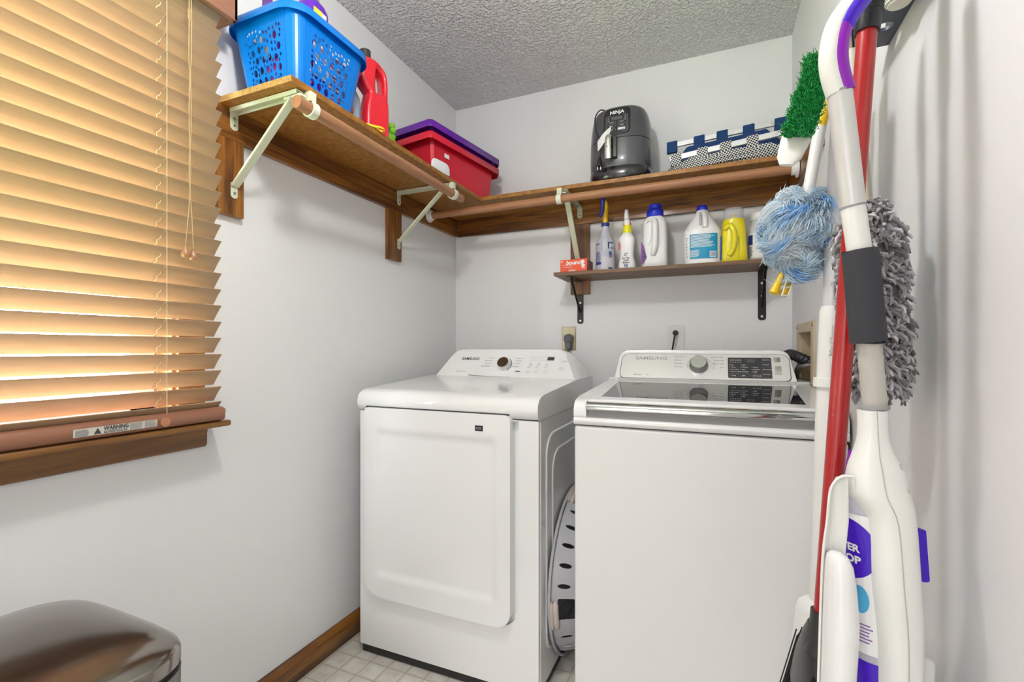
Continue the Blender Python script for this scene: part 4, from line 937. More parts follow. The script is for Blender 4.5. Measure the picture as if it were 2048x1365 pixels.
hd = MB(); hd.obox((ax+hx_+.022, ay-.135, ZT+.13), (1, 0, 0), (0, 1, 0), (0, 0, 1), .010, .012, .045); hd.obox((ax+hx_, ay-.14, ZT+.15), (1, 0, 0), (0, 1, 0), (0, 0, 1), .012, .016, .02); hd.build('handle_mount', M_afb, af, bevel=.003)
text('A', .012, frame_fn((ax+hx_-.004, ay-.1755, ZT+.118), (1, 0, 0), (0, 0, 1)), M_ink, af)
cdp = smooth_path([(ax-.05, ay-.03, ZT+.332), (ax-.075, ay-.085, ZT+.325), (ax-.092, ay-.118, ZT+.28), (ax-.086, ay-.138, ZT+.22), (ax-.066, ay-.150, ZT+.165), (ax-.064, ay-.152, ZT+.12), (ax-.066, ay-.15, ZT+.09)], 8)
cdd = tube('cord', cdp, .0028, M_black, af, 8)
mb = MB(); mb.tube([(ax-.066, ay-.15, ZT+.095), (ax-.067, ay-.152, ZT+.075), (ax-.068, ay-.152, ZT+.052)], [.004, .011, .014], 10); mb.build('plug', M_black, cdd, smooth=True)
mb = MB(); mb.box(ax-.075, ax-.073, ay-.155, ay-.150, ZT+.036, ZT+.053); mb.box(ax-.062, ax-.060, ay-.155, ay-.150, ZT+.036, ZT+.053); mb.build('prong', M_steel, cdd)
tg = []; 
for i in range(9):
    t = i/8; tg += [Vector((ax-.072+.054*t, ay-.158-.012*math.sin(t*3), ZT+.115+.055*t*t+.02*t)), Vector((ax-.074+.058*t, ay-.158-.012*math.sin(t*3), ZT+.155+.055*t))]
link('care_tag', mesh(tg, [(2*i, 2*i+2, 2*i+3, 2*i+1) for i in range(8)]), mat('tag_white', (.75, .75, .76), .6), cdd, smooth=True)

# ================================================================ folded hamper on the back shelf
fh = thing('folded_hamper', 'folded laundry hamper of houndstooth and navy cloth with white frame bars', 'laundry hamper', (.05, 2.13, ZT))
M_ht = bpy.data.materials.new('houndstooth'); M_ht.use_nodes = True; nt = M_ht.node_tree; b = nt.nodes['Principled BSDF']; b.inputs['Roughness'].default_value = .9
tc = nt.nodes.new('ShaderNodeTexCoord'); mp = nt.nodes.new('ShaderNodeMapping'); mp.inputs['Rotation'].default_value = (0, math.radians(12), 0); mp.inputs['Scale'].default_value = (1, .35, 1)
ck = nt.nodes.new('ShaderNodeTexChecker'); ck.inputs['Scale'].default_value = 175; ck.inputs['Color1'].default_value = (.018, .018, .02, 1); ck.inputs['Color2'].default_value = (.72, .72, .72, 1)
nt.links.new(tc.outputs['Object'], mp.inputs['Vector']); nt.links.new(mp.outputs['Vector'], ck.inputs['Vector']); nt.links.new(ck.outputs['Color'], b.inputs['Base Color'])
M_nv = mat('navy_cloth', (.008, .045, .16), .85, bump=(700, .4)); M_bar = mat('bar_white', (.72, .73, .74), .35, metal=.3)
# cloth body: folds swept along x
def cloth(name, y0, y1, zb, h, x0, x1, m, seed, amp, rise=.0):
    vs = []; fs = []; NXc, NP = 60, 26
    for i in range(NXc+1):
        t = i/NXc; x = x0+(x1-x0)*t; end = min(1, 4*min(t, 1-t)+.25)
        for j in range(NP):
            a = 2*math.pi*j/NP; c, s = math.cos(a), math.sin(a)
            yy = (y0+y1)/2+(y1-y0)/2*math.copysign(abs(c)**.6, c)*(.85+.15*end); zz = zb+h/2*end+h/2*end*math.copysign(abs(s)**.7, s)+rise*t
            q = noise.noise(Vector((x*7, j*.55+seed, seed)))*amp+.5*amp*math.sin(j*1.9+x*9+seed)
            vs.append(Vector((x, yy+q*c, max(ZT+.0008, zz+q*s))))
    for i in range(NXc):
        for j in range(NP): k = (j+1) % NP; fs.append((i*NP+j, i*NP+k, (i+1)*NP+k, (i+1)*NP+j))
    fs.append(tuple(reversed(range(NP)))); fs.append(tuple(NXc*NP+j for j in range(NP)))
    return link(name, mesh(vs, fs), m, fh, smooth=True)
cloth('cloth', 2.025, 2.12, ZT, .048, -.165, .285, M_ht, 1.3, .009, .018)
cloth('cloth', 2.022, 2.09, ZT, .024, -.15, .27, M_ht, 5.3, .006, .010)
cloth('lining', 2.115, 2.262, ZT, .135, -.19, .285, M_nv, 9.1, .010, .030)
def bar(y, z0_, z1_, x0, x1):
    mb = MB(); a = Vector((x0, y, z0_)); b2_ = Vector((x1, y, z1_)); q = (b2_-a).normalized(); mb.obox((a+b2_)/2, q, (0, 1, 0), q.cross(Vector((0, 1, 0))), (b2_-a).length/2, .006, .011)
    o = mb.build('frame_bar', M_bar, fh, bevel=.002); 
    for t in (.18, .86):
        p = a.lerp(b2_, t); mb = MB(); mb.disc(p+Vector((0, -.006, 0)), (0, -1, 0), .0055, .002, 14); mb.build('rivet', M_steel, o)
bar(2.045, ZT+.058, ZT+.100, -.165, .285); bar(2.175, ZT+.166, ZT+.194, -.175, .285)
def loops(y, zs, ze, xs, w, m, hgt, x0=-.165, x1=.285):
    for x in xs:
        t = (x-x0)/(x1-x0); z = zs+(ze-zs)*t; sl = (ze-zs)/(x1-x0)
        mb = MB(); mb.obox((x, y, z-hgt*.25), Vector((1, 0, sl)).normalized(), (0, 1, 0), (0, 0, 1), w, .0095, hgt/2+.008); mb.build('loop', m, fh, bevel=.004)
loops(2.045, ZT+.058, ZT+.100, (-.140, -.040, .045, .140, .255), .021, M_ht, .034)
loops(2.175, ZT+.166, ZT+.194, (-.165, -.055, .035, .135, .25), .022, M_nv, .034)

# ================================================================ blue basket on the left shelf
M_blue = translucent('blue_plastic', (.0, .22, .74), (.0, .40, .95), .25, .3, var=(6, .04))
bb_ = thing('blue_basket', 'bright blue plastic basket with round holes on the left shelf', 'basket', (-1.14, 1.07, ZT))
bx0, bx1, by0, by1 = -1.240, -1.045, .948, 1.172      # bottom
tx0, tx1, ty0, ty1 = -1.290, -1.032, .932, 1.224      # top, below the rim
BH = .214
def bfn(u, v, z):   # u,v in 0..1 across a footprint; interpolated by height
    t = z/BH; return Vector((bx0+(bx1-bx0)*u+((tx0+(tx1-tx0)*u)-(bx0+(bx1-bx0)*u))*t, by0+(by1-by0)*v+((ty0+(ty1-ty0)*v)-(by0+(by1-by0)*v))*t, ZT+z))
random.seed(11)
def holes_for(w, h, k):
    hs = []
    for j in range(7):
        for i in range(8):
            x = .016+i*.036+(.018 if j % 2 else 0)+random.uniform(-.003, .003); y = .016+j*.028+random.uniform(-.003, .003)
            if x < w-.013 and y < h-.012 and random.random() < .9: hs.append((x, y, random.uniform(.0100, .0122)))
    for r, n in ((.0052, 900), (.0040, 260)):
        for t in range(n):
            x = random.uniform(r+.002, w-r-.002); y = random.uniform(r+.002, h-r-.002)
            if all(math.hypot(x-a, y-b_) > r+c+.0026 for a, b_, c in hs): hs.append((x, y, r))
    return hs
mm = MB(); cr = .14
def side(axis, fixed, flip):
    L_ = .235; Hh = BH
    hs = holes_for(L_-.04, Hh-.05, 90)
    ps = [[(0, 0), (L_, 0), (L_, Hh), (0, Hh)]]+[circ(.02+a, .012+b_, c, n=16) for a, b_, c in hs]
    me = fill2d(ps, .0025)
    def fn(x, y, z):
        q = cr+(1-2*cr)*x/L_
        p = bfn(q, fixed, y) if axis == 'x' else bfn(fixed, q, y)
        if axis == 'x': p.y += z
        else: p.x += z
        return p
    mapme(me, fn); mm.add([v.co.copy() for v in me.vertices], [tuple(p.vertices) for p in me.polygons]); bpy.data.meshes.remove(me)
side('x', 0, 0); side('x', 1, 0); side('y', 0, 0); side('y', 1, 0)
for (cu_, cv_, a0) in ((cr, cr, 180), (1-cr, cr, 270), (1-cr, 1-cr, 0), (cr, 1-cr, 90)):
    vs = []; N = 8
    for o_ in (0, 1):
        for z in (0, BH):
            for i in range(N+1):
                a = math.radians(a0+90*i/N); p = bfn(cu_+cr*math.cos(a), cv_+cr*math.sin(a), z); c0 = bfn(.5, .5, z); dd = (p-c0).normalized(); vs.append(p+dd*(.00125 if o_ else -.00125))
    fs = []
    for o_ in (0, 1):
        for i in range(N): a = o_*2*(N+1)+i; fs.append((a, a+1, a+N+2, a+N+1))
    mm.add(vs, fs)
fl = [bfn(*p, .002) for p in rrect(0, 1, 0, 1, cr, 6)]; mm.add(fl, [tuple(range(len(fl)))])
mm.build('basket_body', M_blue, bb_)
def rimring(ex, z, r=.05): return [Vector((x, y, ZT+z)) for x, y in rrect(tx0-ex, tx1+ex, ty0-ex, ty1+ex, r+ex, 8)]
loft('rim', [rimring(0, BH-.006), rimring(.012, BH-.006), rimring(.016, BH-.022), rimring(.018, BH-.022), rimring(.017, BH-.004), rimring(.013, BH+.002), rimring(0, BH+.002), rimring(-.002, BH-.004), rimring(0, BH-.006)], M_blue, bb_, cap0=False, cap1=False)
# contents
def carton(name, label, x0, x1, y0, y1, z0_, z1_, m, extra=None):
    o = thing(name, label, 'package', ((x0+x1)/2, (y0+y1)/2, z0_)); box('carton', x0, x1, y0, y1, z0_, z1_, m, o, bevel=.002)
    if extra: extra(o)
    return o
M_pur = mat('purple_card', (.10, .02, .22), .4, var=(60, .8)); 
ZI = ZT+.004
def ex1(o):
    fn = frame_fn((-1.185, .962-.0008, ZI), (1, 0, 0), (0, 0, 1)); d = Decals(fn); d.poly([(.0, .15), (.06, .15), (.06, .2), (.03, .24), (.0, .2)]); d.rect(.02, .07, .03, .09); d.build('print_patch', mat('print_magenta', (.45, .03, .25), .4, var=(90, .6)), o)
    d = Decals(fn); d.rect(.005, .03, .10, .14, .0008); d.rect(.04, .07, .24, .26, .0008); d.build('print_patch', mat('print_cream', (.7, .6, .45), .5), o)
carton('pod_package', 'purple printed package in the near end of the blue basket', -1.195, -1.125, .966, 1.05, ZI, ZI+.285, M_pur, ex1)
def ex2(o):
    fn = frame_fn((-1.0705, 1.09, ZI), (0, 1, 0), (0, 0, 1)); d = Decals(fn)
    for i in range(12): d.lines(.004, .075, .01+i*.014, 1, .004, .004)
    d.build('print_patch', mat('print_mauve', (.35, .10, .38), .5, var=(50, .5)), o)
carton('wipes_package', 'white and mauve package inside the far end of the blue basket', -1.14, -1.072, 1.095, 1.165, ZI, ZI+.17, mat('pack_white', (.74, .66, .78), .4, var=(40, .2)), ex2)
db = bot('purple_detergent_bottle', 'purple detergent bottle rising above the rim of the blue basket', 'bottle', -1.088, 1.048, [(0, .030, .036, 4), (.02, .033, .04, 4), (.22, .034, .042, 4), (.268, .033, .04, 4), (.285, .028, .034, 3), (.298, .018, .02, 2)], mat('bottle_purple', (.11, .015, .42), .3), z0_=ZI)
lathe('cap', [(.0195, .296), (.0195, .32), (.017, .323)], mat('cap_grey', (.3, .3, .32), .4), db, (-1.088, 1.048, ZI), 24)
fn = frame_fn((-1.0535, 1.048, ZI), (0, 1, 0), (0, 0, 1)); d = Decals(fn); d.rect(-.028, .005, .222, .258, .0006); d.build('label', mat('label_lime', (.75, .75, .05), .4), db)
d = Decals(fn); d.rect(-.03, .034, .06, .19, .0006); d.rect(-.02, .02, .243, .256, .0005); d.build('label_white', M_pwhite, db)
bot('black_can', 'dark spray can inside the near corner of the blue basket', 'can', -1.092, .972+.0, [(0, .016, .016), (.15, .016, .016), (.16, .010, .010)], mat('can_dark', (.03, .04, .07), .3, var=(90, .8)), z0_=ZI)
bot('red_canister', 'red canister inside the blue basket behind the purple package', 'canister', -1.222, 1.06, [(0, .014, .014), (.004, .018, .018), (.16, .020, .020), (.168, .014, .014)], mat('canister_red', (.5, .02, .02), .4), z0_=ZI+.02)

# red jug
rj = thing('red_jug', 'red jug with long moulded handle and black cap, beside the blue basket', 'jug', (-1.085, 1.33, ZT))
jf = frame_fn((-1.09, 1.325, ZT), Vector((.30, 1, 0)), (0, 0, 1))
outl = [(-.040, .0), (.048, .0), (.050, .004), (.050, .120), (.046, .150), (.045, .20), (.040, .238), (.028, .256), (-.005, .274), (-.045, .272), (-.060, .250), (-.064, .20), (-.058, .180), (-.035, .158), (-.034, .15), (-.040, .12), (-.043, .08), (-.043, .004)]
hole = [(-.004, .170), (.008, .163), (.020, .166), (.026, .180), (.024, .222), (.012, .240), (.000, .244), (-.004, .225)]
def sm2(p, k=5):
    P = [Vector((a, b_, 0)) for a, b_ in p]; n = len(P); o = []
    for i in range(n):
        p0, p1, p2, p3 = P[i-1], P[i], P[(i+1) % n], P[(i+2) % n]
        for j in range(k):
            t = j/k; q = .5*((2*p1)+(p2-p0)*t+(2*p0-5*p1+4*p2-p3)*t*t+(-p0+3*p1-3*p2+p3)*t**3); o.append((q.x, q.y))
    return o
plate('jug_body', [sm2(outl, 4), sm2(hole, 4)], .052, jf, M_red, rj, bevel=.013, smooth=True)
mb = MB(); c0 = jf(-.034, .272); mb.tube([c0, c0+Vector((0, 0, .028)), c0+Vector((0, 0, .030))], [.019, .0185, .015], 24); mb.build('cap', mat('cap_black', (.03, .03, .035), .4), rj, smooth=False)
# drain cleaner bottle behind it
dc = bot('drain_cleaner_bottle', 'pale blue bottle with pipe picture between blue basket and red jug', 'bottle', -1.170, 1.278, [(0, .044, .030, 3.5), (.004, .046, .032, 3.5), (.15, .044, .032, 3.5), (.18, .03, .026, 2.6), (.215, .014, .014, 2)], mat('bottle_paleblue', (.45, .66, .84), .35), z0_=ZT, rot=math.radians(75))
lathe('cap', [(.0165, .213), (.0165, .236), (.014, .239)], M_bw, dc, (-1.170, 1.278, ZT), 24)
fn = frame_fn((-1.1375, 1.276, ZT), Vector((-.26, 1, 0)), (0, 0, 1))
for rr_, mm_ in ((.020, mat('pipe_blue', (.03, .16, .5), .35)), (.014, mat('pipe_light', (.25, .55, .85), .35))):
    d = Decals(fn); d.arc(.004, .035, rr_, 150, 400, .007, .001 if rr_ > .015 else .0014); d.rect(.004+rr_*.7, .012+rr_*.9, .045, .085, .001); d.build('pipe_picture', mm_, dc)
d = Decals(fn); d.rect(-.024, .002, .085, .10, .0012); d.rect(-.024, -.008, .06, .075, .0012); d.build('label_patch', mat('patch_orange', (.7, .2, .05), .4), dc)
text('CK', .014, fn, M_navy, dc, -.022, .105, lift=.0012, bold=.0005)
# scissors
sc_ = thing('scissors', 'yellow-handled scissors lying on the edge of the left shelf', 'scissors', (-1.03, 1.22, ZT))
for k, dx in enumerate((0, .026)):
    pts = [(-1.035+dx*.7+.011*math.cos(a), 1.262+.017*math.sin(a)+dx*.2, ZT+.006) for a in [2*math.pi*i/16 for i in range(17)]]
    mb = MB(); mb.tube(pts, .0035, 8, cap=False); mb.tube([(-1.035+dx*.7, 1.246+dx*.2, ZT+.006), (-1.045, 1.20, ZT+.005)], .004, 8); mb.build('handle', mat('scissor_yellow', (.88, .72, .02), .35), sc_, smooth=True)
mb = MB(); mb.add([Vector((-1.049, 1.205, ZT+.003)), Vector((-1.041, 1.205, ZT+.003)), Vector((-1.05, 1.12, ZT+.003)), Vector((-1.049, 1.205, ZT+.006)), Vector((-1.041, 1.205, ZT+.006)), Vector((-1.05, 1.12, ZT+.006))], [(0, 2, 1), (3, 4, 5), (0, 1, 4, 3), (1, 2, 5, 4), (2, 0, 3, 5)]); mb.build('blade', M_steel, sc_)

# red and purple bins (nested)
def bin_(name, label, m, ox, zr, wgrow, z0_, rotz=-math.radians(9)):
    t = thing(name, label, 'storage bin', (-1.137, 1.915, z0_))
    R2 = Matrix.Rotation(rotz, 3, 'Z')
    def oc(hx, hy, c, z, k_=.88): 
        n_ = min(c, .012); P = [(-hx+n_, -hy), (hx-n_, -hy), (hx, -hy+n_), (hx, hy-c), (hx-c, hy), (-hx+c, hy), (-hx, hy-c), (-hx, -hy+n_)]
        return [Vector((-1.137, 1.915, 0))+(R2@Vector((x*k_, y, 0)))+Vector((0, 0, z)) for x, y in P]
    g = wgrow
    b_ = 1 if wgrow else 0; bodyr = [oc(.105-.008*b_, .215-.01*b_, .025, z0_), oc(.118, .236, .03, zr-.012), oc(.114, .232, .03, zr-.012), oc(.101-.008*b_, .21-.01*b_, .025, z0_+.004)]
    loft('bin_body', bodyr, m, t, cap0=True, cap1=True, smooth=False, bevel=.006, seg=3, angle=25)
    loft('rim', [oc(.116, .234, .03, zr-.016), oc(.138+g, .262+g, .04, zr-.016), oc(.142+g, .266+g, .04, zr-.03), oc(.145+g, .269+g, .04, zr-.03), oc(.145+g, .269+g, .04, zr-.004), oc(.141+g, .265+g, .04, zr), oc(.116, .234, .03, zr), oc(.114, .232, .03, zr-.010)], m, t, cap0=False, cap1=False, smooth=False)
    return t, R2
rbn, R2 = bin_('storage_bin', 'red plastic storage bin on the left shelf near the corner', mat('bin_red', (.62, .008, .03), .35), 0, ZT+.168, 0, ZT)
st = Vector((-1.137, 1.915, ZT+.105))+(R2@Vector((.1035, -.14, 0))); fn = frame_fn(st, R2@Vector((0, 1, 0)), (0, 0, 1))
plate('barcode_sticker', [rrect(-.016, .016, -.008, .010, .001, 2)], .0006, fn, M_pwhite, rbn); 
glit = mat('bin_purple', (.12, .01, .32), .3, var=(400, .5))
pbn, _ = bin_('storage_bin', 'glittery purple storage bin nested on top of the red bin', glit, 0, ZT+.215, 0.0005, ZT+.05)
# white object beside bin
loft('paper_plate_stack', [ring(-1.0285, 1.665, ZT+z, rx*.5, ry*.95, 2.6, 28, math.radians(-9)) for z, rx, ry in ((0, .012, .055), (.004, .014, .060), (.03, .014, .058), (.042, .011, .050), (.047, .006, .038))], mat('white_soft', (.78, .78, .84), .5))
tag(bpy.data.objects['paper_plate_stack'], 'small rounded white bundle in front of the red bin', 'bundle'); bpy.data.objects['paper_plate_stack'].name = 'white_bundle'
# green fluffy toy-like scrubber
gf = MB(); random.seed(3)
for k in range(26):
    c0 = Vector((-1.20+random.uniform(-.035, .035), 1.50+random.uniform(-.04, .04), ZT+.135+random.uniform(-.02, .022))); v, f = loft_geo([ring(c0.x, c0.y, c0.z+z*.014, .014*math.sqrt(1-z*z)+.0005, .014*math.sqrt(1-z*z)+.0005, 2, 10) for z in (-.99, -.7, -.3, .3, .7, .99)]); gf.add(v, f)
gt = thing('scrub_mitt', 'lime green bobbly dusting mitt behind the red jug', 'dusting mitt', (-1.20, 1.50, ZT)); gf.build('bobbles', mat('lime_cloth', (.22, .55, .03), .8), gt, smooth=True)
loft('mitt_body', [ring(-1.2, 1.50, ZT+z, rx, rx*1.1, 3, 24) for z, rx in ((0, .05), (.01, .055), (.10, .05), (.125, .035))], MC['lime_cloth'], gt)

# ================================================================ tool rack and hanging tools on the right wall
rk = thing('tool_rack', 'dark grey wall rack plate with round holes holding the broom and mops', 'tool rack', (XR, .75, 1.71))
M_rk = mat('rack_grey', (.06, .075, .10), .4)
RK = [(.10, .50), (XR-.001, .50), (XR-.001, 1.105), (.150, 1.105)]
plate('plate', [[(.235, .30), (XR-.001, .30), (XR-.001, 1.10), (.252, 1.10)], circ(.281, 1.035, .013, n=20), circ(.275, .945, .020, n=24), circ(.275, .80, .020, n=24), circ(.275, .62, .020, n=24)], .006, lambda x, y, z=0: Vector((x, y, 1.712+z)), M_rk, rk)
box('back_flange', XR-.006, XR-.0005, .30, 1.10, 1.712, 1.80, M_rk, rk)

def V(*a): return Vector(a)
for yy in (.772, .832): tube('peg', [(XR-.004, yy, 1.765), (.22, yy, 1.76), (.165, yy, 1.775)], .006, M_rk, rk, 12)
mb = MB(); mb.tube([(.276, .945, 1.724), (.276, .945, 1.69)], [.017, .015], 20)
for i in range(4): mb.tube([(.276, .945, 1.694+i*.006), (.276, .945, 1.697+i*.006)], .0185, 20)
mb.build('ribbed_holder', M_creamp, rk)
# --- spray mop
M_mw = mat('mop_white', (.80, .80, .77), .3); M_mp = mat('mop_purple', (.24, .0, .42), .35); M_mi = mat('mop_indigo', (.05, .0, .52), .35); M_ms = mat('mop_tube_silver', (.62, .62, .61), .35, metal=.25)
sm = thing('spray_mop', 'white spray mop with purple grip and liquid bottle, nearest on the right wall', 'spray mop', (.2, .757, .62))
hp = smooth_path([V(.235, .774, 1.655), V(.211, .764, 1.633), V(.187, .754, 1.61), V(.164, .744, 1.58), V(.15, .738, 1.554), V(.144, .735, 1.521), V(.146, .736, 1.495), V(.153, .739, 1.47)], 6)
tube('handle', [p-R_*.002 for p in hp], .0138, M_mw, sm, 24)
# purple insert on the right/front side of the handle
gp_ = [p+R_*.0045-F_*.0064 for p in hp[8:]]
tube('grip', gp_, [.006]+[.0106]*(len(gp_)-2)+[.0098], M_mp, sm, 14, label='purple grip strip')
gp2 = [p+R_*.0056-F_*.0074 for p in hp[2:32]]
tube('grip_pad', gp2, [.006]+[.0108]*(len(gp2)-8)+[.0085, .007, .0055, .004, .003, .002, .001], M_mi, sm, 14, label='indigo thumb pad')
tube('pole', [V(.153, .739, 1.470), V(.169, .746, 1.322)], .0145, M_ms, sm, 28)
tube('pole', [V(.169, .746, 1.3205), V(.178, .750, 1.255)], .0140, M_mw, sm, 28)
mb = MB(); mb.tube([V(.1687, .7459, 1.3225), V(.1691, .7461, 1.3200)], .0149, 28); mb.tube([V(.1529, .739, 1.4715), V(.1533, .7391, 1.4690)], .0150, 28); mb.build('joint_ring', M_inkg, sm)
tube('foam_sleeve', smooth_path([V(.1775, .750, 1.262), V(.178, .750, 1.258), V(.183, .752, 1.20), V(.1875, .754, 1.148), V(.188, .754, 1.144)], 3), [.017]+[.0205]*11+[.018], mat('foam_grey', (.04, .042, .05), .9, bump=(900, .3)), sm, 28)
tube('lower_tube', [V(.188, .754, 1.15), V(.1955, .7575, 1.058)], .0138, translucent('tube_cloudy', (.66, .64, .60), (.8, .78, .7), .35, .4), sm, 28)
mb = MB(); mb.tube([V(.195, .757, 1.060), V(.1953, .757, 1.0545)], .0165, 32); mb.build('collar', M_inkg, sm, bevel=.001)
# body
BL = [(.182, 1.054), (.183, 1.021), (.179, .998), (.1755, .979), (.177, .949), (.193, .916), (.199, .837), (.205, .771), (.207, .696), (.211, .607), (.213, .56)]
BR = [(.212, 1.054), (.214, 1.021), (.223, .995), (.235, .975), (.243, .946), (.248, .896), (.253, .837), (.256, .771), (.254, .696), (.251, .607), (.245, .56)]
DEP = [.014, .015, .018, .022, .028, .033, .036, .036, .034, .030, .024]
rg = []
for (xl, z), (xr, _), dp_ in zip(BL, BR, DEP):
    cxm = (xl+xr)/2; hw = (xr-xl)/2/R_.x*(1-dp_*.5); c0 = V(cxm, .757+(cxm-.197)*.42-.006, z)-R_*dp_*.75*.72
    rg.append([c0+R_*(hw*math.copysign(abs(math.cos(t))**.8, math.cos(t)))+F_*(dp_*math.copysign(abs(math.sin(t))**.8, math.sin(t))) for t in [2*math.pi*i/36 for i in range(36)]])
# interpolate rings smoothly
rg2 = []
for j in range(36):
    rg2.append(smooth_path([r[j] for r in rg], 4))
rg = [[rg2[j][i] for j in range(36)] for i in range(len(rg2[0]))]
loft('body', rg, M_mw, sm)
seam = [r[26]*1.0 + (r[26]-sum(r, Vector())/36)*.012 for r in rg]
tube('seam', seam, .0006, mat('seam_grey', (.45, .45, .44), .6), sm, 6)
for q_, a_i in ((11, 31), (15, 31)):
    p = rg[q_][a_i]; dd = (p-sum(rg[q_], Vector())/36).normalized()
    mb = MB(); mb.tube([p-dd*.003, p+dd*.0006], [.0042, .0038], 12); mb.build('screw_hole', mat('hole_shade', (.45, .45, .45), .6), sm)
loft('refill_door', [ring(.1795, .755, z, rx, .02, 2.4, 24, math.radians(23)) for z, rx in ((.948, .014), (.965, .0145), (.98, .012), (.990, .008), (.997, .003))], M_mp, sm)
# bottle with label
bt_ = thing('mop_solution_bottle', 'milky mop solution bottle with white label and purple oval clipped in the spray mop', 'bottle', (.19, .765, .7))
bc0, bc1 = V(.186, .762, .955), V(.200, .770, .70)
def bl_(t): return bc0.lerp(bc1, t)
def brg(t, r): p = bl_(t); return [p+R_*r*math.cos(a)+F_*r*math.sin(a) for a in [2*math.pi*i/36 for i in range(36)]]
loft('bottle_body', [brg(0, .020), brg(.02, .0255), brg(.06, .029), brg(.13, .0305), brg(.9, .0310), brg(1.0, .029)], M_nat, bt_)
def bmap(s, h, z=0):   # h metres down the bottle
    t = h/(bc1-bc0).length; p = bl_(t); a = math.radians(-112)+s/.031
    r = .0312+z; return p+R_*r*math.cos(a)+F_*r*math.sin(a)
lbl = Decals(bmap); lbl.rect(-.075, .045, .036, .217, .0004, k=18); lb_ = lbl.build('label', M_pwhite, bt_)
def dmap(s, h, z=0): return bmap(s, -h, z)
d = Decals(dmap); d._me(fill2d([circ(-.018, -.078, .034, .042, 40)], .0002), 0, 0, .0009) if False else None
ov = MB(); N_ = 24; pts = []
vs = []; fs = []
for j in range(41):
    h = -.042-(.080)*j/40; q = (j/40)*2-1; hw = .036*math.sqrt(max(0, 1-q*q))
    for i in range(13): vs.append(dmap(-.034-hw+2*hw*i/12, h, .0008))
for j in range(40):
    for i in range(12): a = j*13+i; fs.append((a, a+1, a+14, a+13))
link('label_oval', mesh(vs, fs), M_mi, bt_)
text('POWER', .0135, dmap, M_pwhite, bt_, -.062, -.085, lift=.0014, bold=.0005, sx=.95); text('MOP', .0135, dmap, M_pwhite, bt_, -.045, -.100, lift=.0014, bold=.0005)
text('Swiffer', .012, dmap, M_pwhite, bt_, -.064, -.062, lift=.0014, bold=.0004, name='brand_lettering')
d = Decals(dmap); d.poly(circ(-.020, -.146, .010, .018, 20), .0014); d.build('droplet', mat('drop_blue', (.08, .42, .72), .4), bt_)
d = Decals(dmap); d.lines(-.032, -.006, -.178, 6, .0045, .0018, .0009, k=3); d.lines(.010, .024, -.158, 8, .003, .0012, .0009); d.build('printed_text', mat('ink_purple', (.25, .12, .4), .5), bt_)
d = Decals(dmap); d.arc(.010, -.192, .0065, 0, 360, .0012, .001); d.rect(.008, .016, -.176, -.168, .001); d.build('printed_mark', M_ink, bt_)
loft('bottle_cup', [[p+R_*(rx*math.cos(a)+o_)+F_*.031*s_*math.sin(a) for a in [2*math.pi*i/30 for i in range(30)]] for p, rx, s_, o_ in ((bl_(.905)+V(0, 0, .004), .0325, 1.03, 0), (bl_(1.0), .0325, 1.03, .001), (bl_(1.12), .029, .95, .004), (bl_(1.26), .020, .8, .010), (bl_(1.35), .008, .5, .016))], M_mi, sm, cap1=True)
plate('side_latch', [rrect(-.0015, .009, -.036, .032, .003, 4)], .008, frame_fn(V(.2475, .7775, .866), R_, V(.008, 0, -.07)*-1 if False else V(-.06, 0, 1)), M_mi, sm)
# mop head
hd_ = MB(); a_ = V(.262, .80, .66); b2_ = V(.225, 1.04, .575); q = (b2_-a_).normalized(); n_ = V(-1, 0, .2).normalized(); s_ = q.cross(n_).normalized()
hd_.obox((a_+b2_)/2, q, s_, n_, (b2_-a_).length/2, .055, .012); hd_.build('mop_head', M_mw, sm, bevel=.008)
hd_ = MB(); hd_.obox((a_+b2_)/2+n_*.014, q, s_, n_, .03, .02, .006); hd_.build('mop_head_pivot', M_mi, sm, bevel=.003)

# --- red broom
br = thing('broom', 'red-handled broom with studded black grip and black bristles', 'broom', (.175, .81, .5))
tp, bp = V(.2045, .826, 1.600), V(.146, .802, .743)
ax_ = (tp-bp).normalized()
tube('pole', [bp, tp], .0125, mat('broom_red', (.40, .012, .012), .28, coat=.3), br, 24)
g0 = tp-ax_*.010; gv, gf_ = tube_geo([g0, g0+ax_*.004, g0+ax_*.12, g0+ax_*.135, g0+ax_*.138], [.0152, .0160, .0163, .014, .008], 26)
grip = link('grip', mesh(gv, gf_), mat('grip_black', (.012, .013, .018), .32), br, smooth=True)
mb = MB(); e1 = ax_.cross(V(0, 1, 0)).normalized(); e2 = ax_.cross(e1)
for i in range(9):
    for j in range(12):
        a = 2*math.pi*(j+.5*(i % 2))/12; c0 = g0+ax_*(.028+i*.011); dd = e1*math.cos(a)+e2*math.sin(a); mb.tube([c0+dd*.0155, c0+dd*.0178, c0+dd*.0182], [.0024, .0018, .0008], 6)
mb.build('grip_stud', MC['grip_black'], grip, kind=None)
mb = MB(); sp_ = tp-ax_*.18; 
fnp = lambda x, y, z=0: sp_+ax_*y+(R_*math.cos((x/.0126)+.0)-F_*math.sin((x/.0126)+.0))*(.0127+z) 
d = Decals(fnp); d.rect(-.002, .004, -.035, .0, .0002, k=3); d.build('sticker', M_ink, br)
d = Decals(fnp); d.rect(-.001, .004, -.025, -.008, .0005, k=3); d.build('sticker_patch', M_pwhite, br)
M_bh = mat('broom_head_black', (.03, .03, .03), .4)
tube('ferrule', [bp+ax_*.012, bp-ax_*.03, bp-ax_*.05], [.0165, .0165, .020], M_bh, br, 20)
